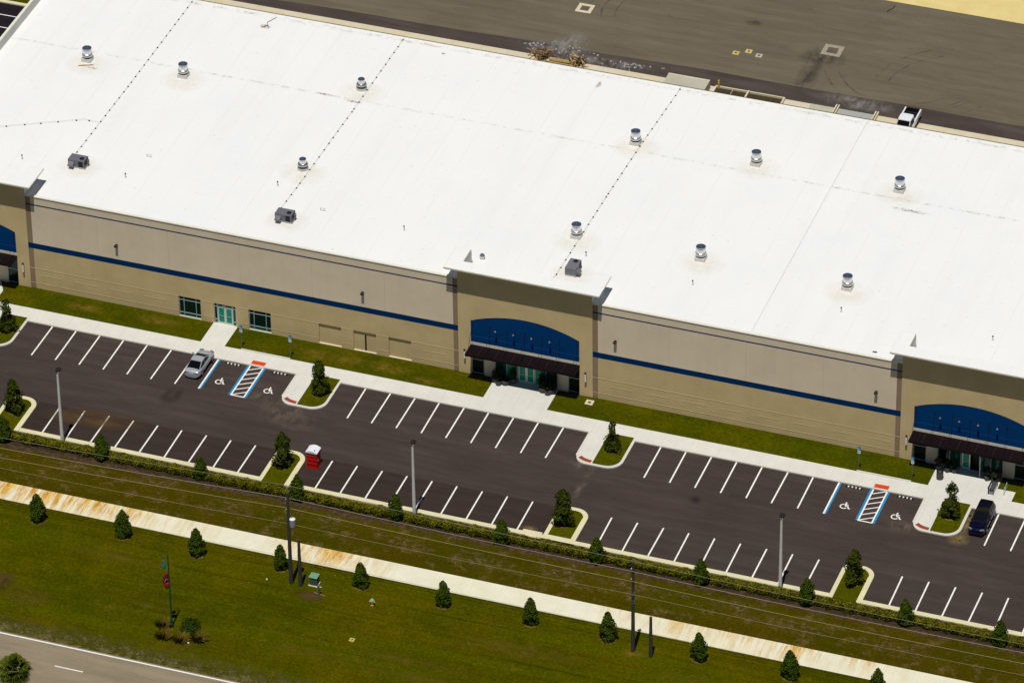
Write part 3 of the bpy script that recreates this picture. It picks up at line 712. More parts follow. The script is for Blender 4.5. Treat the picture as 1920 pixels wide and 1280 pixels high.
    for i in range(7):
        xx = p+1.60+i*1.93
        m = MB(); m.tube([(xx, yf, 6.62), (xx, 4.35, z+.12)], .022, 6); m.box(xx-.07, xx+.07, yf-.02, yf+.028, 6.50, 6.74); obj("hanger_rod", m, DARKM, aw)
    return por
portal(PX[0], 'left'); portal(PX[1], 'middle'); portal(PX[2], 'right')
for q in PX[3:]: portal(q, 'middle')

# lamps on the building ---------------------------------------------------
def wall_lamp(loc, label, grp):
    t = thing("wall_lamp", label, "wall lamp", loc, grp)
    m = MB(); m.box(-.16, .16, -.42, -.02, -.02, .20); bevel(obj("housing", m, BRONZE, t, world=False), .03)
    m = MB(); m.box(-.10, .10, -.02, 0, -.12, .22); obj("back_plate", m, BRONZE, t, world=False)
    m = MB(); m.box(-.12, .12, -.38, -.10, -.035, -.02); obj("lens", m, PLASTIC_W, t, world=False); return t
wl = wall_lamp((5.36, YF, 7.72), "bronze wall lamp on the grey wall, the only one left of the small office windows", "box lamps high on the front wall")
for x, lb in ((33.46, "bronze wall lamp on the grey wall above the recessed beige panels"), (61.53, "bronze wall lamp on the grey wall just right of the middle entrance"), (89.72, "bronze wall lamp on the grey wall just left of the right-hand entrance")):
    dup(wl, (x, YF, 7.72), lb)
def sconce(loc, label):
    t = thing("sconce", label, "sconce", loc, "long sconces on the portal piers")
    m = MB(); m.lathe([(.10, .12), (.10, 1.12)], (0, -.17, 0), 12); obj("diffuser", m, PLASTIC_W, t, world=False, smooth=False)
    m = MB(); m.lathe([(.02, -.08), (.115, .12)], (0, -.17, 0), 12); m.lathe([(.115, 1.12), (.115, 1.24)], (0, -.17, 0), 12); m.box(-.05, .05, -.17, 0, .55, .68); obj("mount", m, BRONZE, t, world=False); return t
sc0 = sconce((44.84, YF-.06, 1.95), "white tube sconce left of the awning of the middle entrance")
dup(sc0, (58.28, YF-.06, 1.95), "white tube sconce on the right pier of the middle entrance")
dup(sc0, (44.84+48.28, YF-.06, 1.95), "white tube sconce left of the awning of the right-hand entrance, by the parking sign")
dup(sc0, (58.28-64.07, YF-.06, 1.95), "white tube sconce on the right pier of the entrance cut by the left edge")
def goose(loc, label):
    t = thing("gooseneck_lamp", label, "sign lamp", loc, "gooseneck lamps on the blue arches")
    m = MB(); m.tube([(0, 0, .0), (0, -.2, .16), (0, -.38, .12), (0, -.42, 0)], .018, 6); m.box(-.06, .06, -.02, .0, -.07, .07); obj("arm", m, BRONZE, t, world=False)
    m = MB(); m.lathe([(.13, -.14), (.10, -.05), (.04, 0.02)], (0, -.42, 0), 14); obj("shade", m, GALV, t, world=False); return t
gl = None
wrd = ["first from its left end", "second from its left end", "third from its left end", "fourth, nearest its right end"]
for p, nm, ii in ((PX[1], "middle entrance", range(4)), (PX[2], "right-hand entrance", range(4)), (PX[0], "entrance cut by the left edge", ())):
    for i in ii:
        lb = "small gooseneck lamp on the blue arch of the %s, %s" % (nm, wrd[i])
        L_ = (p+4.27+2.005*i, YF-.03, 6.50)
        if gl is None: gl = goose(L_, lb)
        else: dup(gl, L_, lb)

# ------------------------------------------------------------------ roof equipment
def vent_big(loc, label, grp="ventilators on the white roof"):
    t = thing("roof_ventilator", label, "roof vent", loc, grp)
    m = MB(); m.box(-.55, .55, -.55, .55, 0, .42); bevel(obj("curb", m, plain("curb_white_metal", (.62, .62, .60), .4, .3) if "curb_white_metal" not in bpy.data.materials else bpy.data.materials["curb_white_metal"], t, world=False), .03)
    m = MB(); m.lathe([(.42, .42), (.42, .66)], n=24); obj("throat", m, BLACK, t, world=False)
    m = MB(); m.lathe([(.50, .62), (.59, .64), (.60, .80), (.55, .92), (.50, .96)], n=28, cap=True); obj("wind_band", m, GALV, t, world=False, smooth=False)
    m = MB(); m.lathe([(.50, .94), (.53, 1.52), (.50, 1.56)], n=28, cap=False); cp = obj("stack", m, STEEL, t, world=False, smooth=True)
    m = MB(); m.lathe([(.515, 1.555), (.525, 1.60), (.46, 1.625), (.10, 1.64)], n=28); m.lathe([(.05, 1.64), (.05, 1.70)], n=8); obj("cap", m, STEEL, cp, world=False, smooth=False)
    return t
def vent_small(loc, label, grp="ventilators on the white roof"):
    t = thing("roof_ventilator", label, "roof vent", loc, grp)
    m = MB(); m.lathe([(.64, 0), (.60, .30), (.56, .36)], n=24); obj("curb", m, GALV, t, world=False)
    m = MB(); m.lathe([(.40, .36), (.40, .62)], n=24); obj("throat", m, BLACK, t, world=False)
    m = MB(); m.lathe([(.50, .52), (.58, .56), (.58, .68), (.50, .80), (.40, .84)], n=28); obj("wind_band", m, GALV, t, world=False)
    m = MB(); m.lathe([(.40, .82), (.40, 1.28), (.37, 1.32), (.08, 1.36)], n=24); obj("stack", m, STEEL, t, world=False); return t
vl = ["steel roof ventilator nearest the left end parapet, with a board at its foot",
      "steel roof ventilator between the first and second gas pipes, on the rear row",
      "smaller ringed roof ventilator behind, close to the second gas pipe, rear row",
      "smaller ringed roof ventilator close to the second gas pipe, just above its air conditioner",
      "steel roof ventilator beside the third gas pipe, on the rear row",
      "steel roof ventilator beside the third gas pipe, in front, above the portal air conditioner",
      "steel roof ventilator on the rear row between the third gas pipe and the roof joint",
      "steel roof ventilator on the front row between the third gas pipe and the roof joint",
      "steel roof ventilator on the rear row right of the roof joint",
      "steel roof ventilator on the front row right of the roof joint"]
vb = vs = None
for i, ((x, y), lb) in enumerate(zip(vents, vl)):
    L_ = (x, y+.35, ZR)
    if i in (2, 3):
        if vs is None: vs = vent_small(L_, lb)
        else: dup(vs, L_, lb)
    elif vb is None: vb = vent_big(L_, lb)
    else: dup(vb, L_, lb, rz=[0, 0, 0, 0, 0, .03, -.04, .02, -.02, .03][i])
m = MB(); m.box(-10.0, -8.3, 32.15, 32.30, ZR, ZR+.06, Matrix.Translation((-9, 32.2, 0)) @ Matrix.Rotation(R(24), 4, 'Z') @ Matrix.Translation((9, -32.2, 0)))
tag(obj("plank", m, LUMBER), "brown wooden board lying at the foot of the leftmost roof ventilator", "board")
def hvac(loc, label, rz, mat):
    t = thing("air_conditioner", label, "air conditioner", loc, "packaged air conditioners on the white roof", rz)
    m = MB(); m.box(-1.05, 1.05, -.62, .62, 0, .26); obj("curb", m, PLASTIC_W, t, world=False)
    m = MB(); m.box(-1.15, 1.05, -.70, .72, .26, 1.22); m.box(1.05, 1.12, -.70, .72, .26, .42); bevel(obj("cabinet", m, mat, t, world=False), .025)
    m = MB(); m.face((-1.0, -.70, .55), (-.25, -.70, .55), (-.25, -.70, .95), (-1.0, -.70, .95)); 
    m = MB(); T = None
    pts = [(-.70, .98), (-1.16, .66), (-1.16, .42), (-.70, .42)]
    b = [(-1.02, y, z) for y, z in pts]; c2 = [(-.30, y, z) for y, z in pts]
    m.face(*b); m.face(*reversed(c2))
    for i in range(4):
        j = (i+1) % 4; m.face(b[j], b[i], c2[i], c2[j])
    obj("intake_hood", m, mat, t, world=False)
    m = MB(); m.box(.28, .86, -.735, -.70, .34, 1.12); m.slot(0); obj("coil", m, BLACK, t, world=False)
    m = MB(); m.box(1.05, 1.075, -.55, .60, .46, 1.12); obj("coil", m, BLACK, t, world=False)
    m = MB(); m.lathe([(.36, 1.22), (.36, 1.27)], (.55, -.12, 0), 24); fr = obj("fan_ring", m, HVACM, t, world=False)
    m = MB(); m.lathe([(.31, 1.272), (.31, 1.276)], (.55, -.12, 0), 24); obj("fan", m, BLACK, fr, world=False)
    m = MB(); m.box(1.08, 1.25, .1, .5, .45, .95); obj("disconnect_box", m, mat, t, world=False); t.scale = (.86,)*3
    return t
h0 = hvac((hv[0][0], hv[0][1]-.05, ZR), "dark grey air conditioner at the front end of the first, leftmost gas pipe", 0, HVACM)
dup(h0, (hv[1][0], hv[1][1]-.05, ZR), "dark grey air conditioner at the front end of the second gas pipe", scale=.86)
hvac((hv[2][0]+.1, hv[2][1]+.45, ZR), "grey air conditioner turned end-on, just behind the cornice of the middle entrance", R(90), HVACL)
# gas pipes on little blocks
PIPE = plain("grey_gas_pipe", (.30, .29, .27), .6, .2)
def gas(pts, label, step, group="gas pipes across the white roof"):
    t = thing("gas_pipe", label, "gas pipe", (pts[0][0], pts[0][1], ZR), group)
    pp = [(x, y, ZR+.16) for x, y in pts]
    m = MB(); m.tube(pp, .011, 6); obj("pipe", m, PIPE, t)
    first = None
    for (ax_, ay), (bx, by) in zip(pts[:-1], pts[1:]):
        L_ = math.hypot(bx-ax_, by-ay); n = int(L_/step)
        for i in range(n+1):
            f = (i+.35+rnd.uniform(-.08, .08))*step/L_
            if f > 1: break
            x, y = ax_+(bx-ax_)*f, ay+(by-ay)*f
            if first is None:
                m = MB(); m.box(-.075, .075, -.05, .05, 0, .11); first = obj("support_block", m, BLACK, t, world=False); o = first
            else: o = first.copy(); C.objects.link(o)
            o.location = (x-pts[0][0], y-pts[0][1], 0)
gas([(-3.05, 48.6), (-2.98, 30), (-3.10, 15.0), (-2.6, 14.6)], "grey gas pipe on dark blocks running to the leftmost air conditioner", 1.27)
gas([(-20.2, 15.5), (-13.06, 17.55), (-4.9, 21.8), (-3.1, 21.75)], "grey gas pipe branch on blocks slanting to the left edge of the roof", 1.9)
gas([(22.35, 48.6), (22.25, 33), (22.0, 17), (21.85, 12.4)], "grey gas pipe on dark blocks running to the second air conditioner", 1.36)
gas([(54.8, 48.7), (54.25, 36.5), (53.95, 26), (53.7, 9.6), (53.5, 8.6)], "grey gas pipe on dark blocks running to the air conditioner behind the middle entrance", 1.42)
# small things on the roof
def pipe_stub(x, y, label, grp="plumbing vent stubs on the roof"):
    t = thing("plumbing_vent", label, "vent pipe", (x, y, ZR), grp)
    m = MB(); m.lathe([(.14, 0), (.07, .05), (.055, .06), (.055, .50)], n=10); obj("pipe", m, FLASH, t, world=False)
    m = MB(); m.lathe([(.075, .46), (.075, .58)], n=10); obj("collar", m, BLACK, t, world=False); return t
st = [(-8.2, 12.5, "tiny roof vent stub at the left, behind the left entrance cornice"), (3.8, 12.7, "tiny roof vent stub just right of the leftmost air conditioner"),
      (19.9, 16.4, "tiny roof vent stub left of the second gas pipe, above its air conditioner"), (35.71, 12.7, "tiny roof vent stub above the wall between the office doors and the middle entrance"),
      (55.51, 14.2, "tiny roof vent stub behind the portal air conditioner"), (67.75, 12.7, "tiny roof vent stub in front of the ventilator left of the roof joint"),
      (83.79, 12.9, "tiny roof vent stub in front of the ventilator right of the roof joint"), (99.97, 12.9, "tiny roof vent stub nearest the right edge, above the right-hand entrance")]
s0 = None
for x, y, lb in st:
    if s0 is None: s0 = pipe_stub(x, y, lb)
    else: dup(s0, (x, y, ZR), lb)
t = thing("exhaust_hood", "small galvanised exhaust hood on the roof beside the middle portal's left return wall", "exhaust hood", (45.35, 10.3, ZR))
m = MB(); m.box(-.22, .22, -.22, .22, 0, .25); obj("base", m, PLASTIC_W, t, world=False)
m = MB(); m.lathe([(.30, .25), (.30, .42), (.22, .55), (.05, .58)], n=14); obj("hood", m, GALV, t, world=False)
for x, y, lb in ((4.6, 17.2, "pair of short bent pipes on the roof right of the leftmost gas pipe"), (26.15, 13.4, "pair of short bent pipes on the roof right of the second air conditioner")):
    t = thing("roof_pipes", lb, "roof pipes", (x, y, ZR), "pairs of short bent pipes on the roof")
    for dx in (-.18, .18):
        m = MB(); m.tube([(dx, 0, 0), (dx, 0, .32), (dx+.12, 0, .38), (dx+.2, 0, .30)], .045, 8); obj("pipe", m, FLASH, t, world=False)

# ------------------------------------------------------------------ poles, wires, signs
def light_pole(loc, label):
    t = thing("light_pole", label, "light pole", loc, "tall pale light poles along the lower kerb")
    m = MB(); m.lathe([(.20, 0), (.11, 9.0)], n=8); obj("pole", m, POLE_C, t, world=False)
    m = MB(); m.lathe([(.30, 0), (.30, .12)], n=12); obj("base", m, POLE_C, t, world=False)
    m = MB(); m.box(-.24, .24, .0, .55, 9.05, 9.26); m.box(-.06, .06, -.14, .10, 8.9, 9.18); h = bevel(obj("lamp_head", m, BRONZE, t, world=False), .03)
    m = MB(); m.box(-.18, .18, .1, .48, 9.035, 9.05); obj("lens", m, PLASTIC_W, h, world=False); return t
lp = light_pole((9.42, -19.1, 0), "tall pale light pole in the hedge at the left, above the muddy stain")
dup(lp, (48.45, -19.28, 0), "tall pale light pole in the hedge in the middle, below the middle entrance")
dup(lp, (87.35, -19.2, 0), "tall pale light pole in the hedge at the right, below the hatched access aisle")
def upole(x, y, h, label, grp):
    t = thing("utility_pole", label, "utility pole", (x, y, 0), grp)
    m = MB(); m.lathe([(.22, 0), (.14, h)], n=10); obj("pole", m, WOOD_D, t, world=False); return t
GP = "dark timber utility poles on the front lawn"
p1 = upole(40.62, -33.63, 11.2, "tall dark utility pole carrying the grey transformer can", GP)
m = MB(); m.lathe([(.27, 7.15), (.29, 7.3), (.29, 7.95), (.24, 8.05)], (.42, 0, 0), 16); tc = obj("transformer", m, plain("pale_grey_can", (.30, .31, .33), .5, .1), p1, world=False, smooth=False)
m = MB(); m.lathe([(.30, 8.05), (.30, 8.09), (.10, 8.2)], (.42, 0, 0), 16); obj("lid", m, PLASTIC_W, tc, world=False)
m = MB(); m.lathe([(.06, 8.2), (.09, 8.3), (.06, 8.4), (.03, 8.5)], (.36, 0, 0), 8); obj("bushing", m, GALV, tc, world=False)
def insul(par, hs):
    for h in hs:
        m = MB(); m.tube([(0, -.1, h), (-.18, .18, h+.16)], .035, 6); m.lathe([(.05, h+.1), (.10, h+.16), (.05, h+.24)], (-.2, .2, 0), 8); obj("insulator", m, PLASTIC_W, par, world=False)
insul(p1, (10.1, 8.85)); 
m = MB(); m.lathe([(.03, 11.2), (.03, 11.7)], n=6); m.lathe([(.06, 11.7), (.10, 11.8), (.05, 11.9)], n=8); obj("pin_insulator", m, GALV, p1, world=False)
p2 = upole(76.49, -33.0, 10.95, "tall dark utility pole without a transformer, right of the middle of the lawn", GP)
insul(p2, (9.75, 8.5)); 
m = MB(); m.lathe([(.03, 10.95), (.03, 11.15)], n=6); m.lathe([(.06, 11.1), (.09, 11.2), (.04, 11.3)], n=8); obj("pin_insulator", m, GALV, p2, world=False)
m = MB()
for z in (5.9, 6.2, 6.9, 7.2): m.lathe([(.19, z), (.19, z+.05)], n=10)
obj("pole_band", m, GALV, p2, world=False)
upole(41.66, -33.74, 5.76, "short thick grey pole stub beside the transformer pole", "short pole stubs beside the utility poles")
upole(78.42, -33.3, 4.84, "short dark pole stub right of the bare utility pole", "short pole stubs beside the utility poles")
upole(4.3, -33.6, 11.2, "tall dark utility pole standing just beyond the left edge of the lawn", GP); upole(122.5, -33.2, 11.2, "tall dark utility pole standing just beyond the right edge of the lawn", GP)
WL = [((4.3, 10.4), (40.6, 11.92), (76.4, 11.30), (122.5, 11.0)), ((4.3, 9.0), (40.4, 10.25), (76.2, 9.92), (122.5, 9.9)),
      ((4.3, 7.8), (40.4, 9.0), (76.2, 8.68), (122.5, 8.6)), ((4.3, 6.7), (40.6, 7.18), (76.4, 7.22), (122.5, 7.35))]
wn = ["topmost overhead wire, carried on the pole tops, crossing the lower kerb", "second overhead wire from the top, strung on the upper insulators", "third overhead wire from the top, strung on the lower insulators", "lowest and thinnest overhead wire, passing beside the transformer can"]
for k_, (pts, lb) in enumerate(zip(WL, wn)):
    pts = [(-60, pts[0][1]+.3)]+list(pts)+[(190, pts[-1][1])]
    out = []
    for (xa, za), (xb_, zb_) in zip(pts[:-1], pts[1:]):
        n = 14; sg = .16*((xb_-xa)/36)**2
        for i in range(n): f = i/n; out.append((xa+(xb_-xa)*f, -33.35+(.15 if 1 <= k_ <= 2 else 0), za+(zb_-za)*f-sg*4*f*(1-f)))
    out.append((pts[-1][0], -33.35, pts[-1][1]))
    m = MB(); m.tube(out, (.015, .024, .022, .014)[k_], 5); tag(obj("overhead_wire", m, WIRE), lb, "overhead wire", "overhead wires along the lawn")
def park_sign(loc, label, h=2.85, rz=0):
    t = thing("parking_sign", label, "parking sign", loc, "accessible parking signs on posts", rz)
    m = MB(); m.box(-.03, .03, -.03, .03, 0, h-.05); obj("post", m, SIGN_P, t, world=False)
    m = MB(); m.box(-.16, .16, -.06, -.035, h-.46, h); pl = obj("blue_panel", m, SIGN_B, t, world=False)
    sm = wheelchair(0, .27); s2 = MB(); s2.v = [(x-.06, -.066, h-.40+y) for x, y, z in sm.v]; s2.f = sm.f; s2.m = sm.m; obj("wheelchair_symbol", s2, SIGN_W, pl, world=False)
    m = MB(); m.box(-.16, .16, -.06, -.035, h-.86, h-.49); pw = obj("white_panel", m, SIGN_W, t, world=False)
    m = MB(); m.box(-.11, .11, -.064, -.061, h-.60, h-.56); m.box(-.11, .11, -.064, -.061, h-.70, h-.67); obj("panel_lettering", m, SIGN_B, pw, world=False)
    return t
ps = park_sign((20.72, 2.75, .1), "blue and white parking sign right of the office door walkway")
dup(ps, (26.33, 2.70, .1), "blue and white parking sign left of the recessed beige panels")
dup(ps, (89.0, 2.75, .1), "blue and white parking sign by the hatched aisle, farther from the right-hand entrance")
dup(ps, (94.68, 2.80, .1), "blue and white parking sign nearest the awning of the right-hand entrance")
def wheel_stop(loc, label):
    t = thing("wheel_stop", label, "wheel stop", loc, "striped wheel stops in the accessible stalls")
    m = MB(); m.box(-.88, .88, -.08, .08, 0, .12); bevel(obj("bar", m, RUBBER, t, world=False), .03)
    m = MB()
    for i in range(4): m.box(-.66+.40*i, -.50+.40*i, -.083, .083, .02, .124)
    obj("white_bands", m, PAINT, t, world=False); return t
ws = wheel_stop((21.0, -.42, .006), "black and white wheel stop right of the silver sedan")
dup(ws, (26.28, -.42, .006), "black and white wheel stop left of the tree island, beside the left hatched aisle")
dup(ws, (89.45, -.44, .006), "black and white wheel stop left of the right hatched aisle")
dup(ws, (94.88, -.44, .006), "black and white wheel stop right of the right hatched aisle, near the dark blue car")

# green lamp post with banner on the lawn
t = thing("street_lamp", "slim dark green lamp post with teal lantern and red banner on the lawn", "street lamp", (32.0, -44.03, 0))
m = MB(); m.lathe([(.16, 0), (.14, .9), (.085, 1.0), (.06, 8.8), (.09, 8.85), (.03, 8.98)], n=12); pl = obj("post", m, GREEN_P, t, world=False)
m = MB(); m.tube([(0, 0, 8.45), (-.25, 0, 8.62), (-.46, 0, 8.5), (-.48, 0, 8.25)], .03, 6); obj("arm", m, GREEN_P, t, world=False)
m = MB(); m.lathe([(.05, 8.2), (.10, 8.0), (.09, 7.8), (.17, 7.65), (.22, 7.35), (.20, 7.25)], (-.48, 0, 0), 14); obj("lantern", m, TEAL_P, t, world=False, smooth=True)
rows = []; rows2 = []
for j in range(9):
    z = 6.75-j*.235; row = []
    for i in range(6):
        u = i/5; bulge = math.sin(math.pi*min(1, j/8))*.16
        row.append((-.05-.58*u*(.35+.65*math.sin(math.pi*(.12+.80*j/8))), -.10*math.sin(u*3.0)-bulge*u, z-.22*u))
    rows.append(row)
m = MB(); m.grid(rows[:6]); m.slot(1); m.grid(rows[5:]); bn = obj("banner", m, [BANNER2, BANNER], t, world=False, smooth=True)
sm_ = bn.modifiers.new("thickness", 'SOLIDIFY'); sm_.thickness = .015
m = MB(); m.tube([(-.12, -.13, 5.9), (-.24, -.19, 6.0), (-.34, -.22, 5.75), (-.42, -.24, 5.6)], .03, 5); obj("banner_emblem", m, plain("pale_pink_print", (.50, .20, .22), .7), bn, world=False)
m = MB(); m.tube([(0, 0, 6.72), (-.5, 0, 6.70)], .018, 5); m.tube([(0, 0, 4.9), (-.45, 0, 4.86)], .018, 5); obj("banner_bracket", m, GREEN_P, t, world=False)

# cabinet, meter and hydrant
t = thing("utility_cabinet", "pale green utility cabinet on a concrete pad beside the short pole stub", "utility cabinet", (42.9, -33.05, 0))
m = MB(); m.box(-.48, .48, -.5, .46, 0, .08); obj("pad", m, C_KERB, t, world=False)
m = MB(); m.box(-.40, .40, -.40, .38, .08, .98); b_ = obj("body", m, BOX_G2, t, world=False)
m = MB(); m.box(-.01, .01, -.405, -.40, .12, .9); m.box(.1, .13, -.42, -.40, .45, .6); obj("door_handle", m, DARKM, b_, world=False)
m = MB(); m.box(-.46, .46, -.46, .44, .98, 1.10); bevel(obj("lid", m, BOX_G, t, world=False), .04)
t = thing("meter_post", "short meter post with white fittings in front of the green utility cabinet", "meter post", (43.93, -34.46, 0))
m = MB(); m.lathe([(.09, 0), (.09, .75)], n=10); obj("post", m, SIGN_P, t, world=False)
m = MB(); m.box(-.14, .14, -.10, .10, .72, 1.05); m.lathe([(.10, 1.05), (.10, 1.18), (.03, 1.24)], n=10); obj("meter", m, GALV, t, world=False)
m = MB(); m.tube([(-.30, 0, .80), (.28, .05, .92)], .04, 6); obj("pipe", m, PLASTIC_W, t, world=False)
m = MB(); m.tube([(-.6, .1, .0), (.7, -.1, .0)], .03, 5); obj("pale_cable", m, WIRE, t, world=False)
t = thing("fire_hydrant", "small yellow fire hydrant with light blue bonnet alone on the lawn", "fire hydrant", (49.61, -34.46, 0))
m = MB(); m.lathe([(.16, 0), (.16, .06), (.10, .08), (.10, .24)], n=12); obj("foot", m, plain("hydrant_white", (.55, .52, .42), .5), t, world=False)
m = MB(); m.lathe([(.17, .24), (.17, .54), (.23, .57), (.23, .60)], n=12); m.lathe([(.08, -.30), (.08, .30)], n=8, T=Matrix.Translation((0, 0, .44)) @ Matrix.Rotation(R(90), 4, 'Y')); obj("barrel", m, YEL, t, world=False)
m = MB(); m.lathe([(.20, .60), (.17, .72), (.08, .82), (.03, .86)], n=12); obj("bonnet", m, plain("light_blue_paint", (.14, .42, .55), .5), t, world=False)
m = MB(); m.lathe([(.05, 0), (.05, .06)], (0, 0, 0), 8, T=Matrix.Translation((0, -.12, .42)) @ Matrix.Rotation(R(90), 4, 'X')); obj("outlet_cap", m, plain("hydrant_orange", (.4, .10, .01), .5), t, world=False)
def pad(x, y, label, sx=.55, grp=None, col=None, name="valve_box", hole=True, z=0):
    t = thing(name, label, "valve box", (x, y, z), grp)
    m = MB(); m.box(-sx/2, sx/2, -sx/2, sx/2, -.03, .07); obj("collar", m, col or C_APRON, t, world=False)
    if hole: m = MB(); m.lathe([(sx*.22, .07), (sx*.22, .085)], n=12); obj("lid", m, SIGN_P, t, world=False)
    return t
pad(49.7, -40.35, "pale yellowish square valve box on the lawn below the hydrant", .52, None, plain("yellowish_concrete", (.46, .38, .10), .8))
pad(59.0, 4.97, "pale square utility box in the grass right of the middle entrance", .85, z=.08)
pad(38.1, -33.9, "tiny pale valve box on the lawn left of the transformer pole", .16, None, PAINT_OLD, hole=False)
GS = "small square covers in the rear truck court"
pad(52.69, 75.5, "small pale yellow cover in the truck court, left one of three", .75, GS, plain("pale_yellow_concrete", (.50, .40, .13), .8), "utility_cover", z=-.02)
pad(53.99, 76.3, "small pale yellow cover in the truck court, upper middle one of three", .75, GS, plain("pale_yellow_concrete2", (.52, .44, .18), .8), "utility_cover", z=-.02)
pad(55.37, 75.79, "small pale grey cover in the truck court, right one of three", .75, GS, C_DOCK, "utility_cover", z=-.02)
DRAINC = plain("dusty_drain_concrete", (.30, .27, .20), .9, var=.2)
def drain(x, y, s, label):
    t = thing("storm_drain", label, "storm drain", (x, y, -.02), "storm drains in the rear truck court")
    m = MB(); i = s*.54
    for a in ((-s, s, -s, -i), (-s, s, i, s), (-s, -i, -i, i), (i, s, -i, i)): m.box(*a, -.1, .035)
    obj("collar", m, C_APRON if s < 1 else DRAINC, t, world=False)
    m = MB(); m.box(-i, i, -i, i, -.1, -.06); obj("pit", m, BLACK, t, world=False)
    m = MB()
    for k_ in range(7): xx = -i+2*i*(k_+.5)/7; m.box(xx-.035, xx+.035, -i, i, -.01, .03)
    m.box(-i, i, -.03, .03, .0, .032); obj("grate", m, plain("rusty_grate", (.13, .09, .07), .8) if "rusty_grate" not in bpy.data.materials else bpy.data.materials["rusty_grate"], t, world=False); return t
drain(33.06, 79.31, .95, "square storm drain with pale collar at the top middle of the truck court")
drain(63.04, 79.56, 1.15, "larger square storm drain with grey collar and dark wet streak below it")
t = thing("kerb_inlet", "rusty kerb inlet grate in pale concrete beside a tree island at the lower kerb", "kerb inlet", (60.75, -18.35, 0))
m = MB(); m.box(-1.05, 1.0, -.45, .60, -.02, .03); obj("apron", m, C_KERB, t, world=False)
m = MB(); m.box(-.42, .55, -.32, .22, .03, .05); obj("grate", m, plain("brown_grate", (.24, .10, .05), .8), t, world=False)
m = MB(); m.box(-.55, .68, -.62, -.40, .02, .17); obj("hood", m, C_KERB, t, world=False)
t = thing("manhole_cover", "round dark manhole cover in the drive aisle", "manhole cover", (74.66, -7.57, 0))
m = MB(); m.lathe([(.42, .0), (.42, .012)], n=20); obj("cover", m, plain("manhole_iron", (.035, .028, .026), .7), t, world=False)
m = MB(); m.lathe([(.55, 0), (.55, .009)], n=20); obj("ring", m, A_LOT, t, world=False)

# portable toilet
t = thing("portable_toilet", "red portable toilet with white roof beside a tree island in the lower stalls", "portable toilet", (35.6, -14.45, 0))
m = MB(); m.box(-.58, .58, -.54, .54, .10, 2.02)
for z in (.55, 1.05, 1.5): m.box(-.54, .54, -.575, -.54, z, z+.10)
bevel(obj("cabin", m, PLASTIC_R, t, world=False), .02)
m = MB(); m.box(-.62, .62, -.58, .58, 0, .10); obj("skid", m, PLASTIC_R, t, world=False)
rows = []
for i in range(9):
    a = i/8; x = -.64+1.28*a; z = 2.02+.22*math.sin(math.pi*a)
    rows.append([(x, -.62, z), (x, .60, z)])
m = MB(); m.grid(rows); m.grid([[(r_[0][0], -.62, 1.96), r_[0]] for r_ in rows]); m.grid([[r_[1], (r_[1][0], .60, 1.96)] for r_ in rows])
m.face((.64, -.62, 1.96), (.64, .60, 1.96), (.64, .60, 2.02), (.64, -.62, 2.02)); m.face((-.64, .6, 1.96), (-.64, -.62, 1.96), (-.64, -.62, 2.02), (-.64, .6, 2.02))
rf = obj("roof", m, PLASTIC_W, t, world=False)
m = MB(); m.lathe([(.05, 2.1), (.05, 2.30)], (.30, -.38, 0), 8); obj("vent_pipe", m, DARKM, rf, world=False)
m = MB(); m.box(.582, .60, -.40, .40, .16, 1.90); dr = obj("door", m, plain("dark_red_plastic", (.33, .008, .004), .5), t, world=False)
m = MB(); m.box(.60, .63, -.34, -.26, .95, 1.1); obj("latch", m, ALU, dr, world=False)

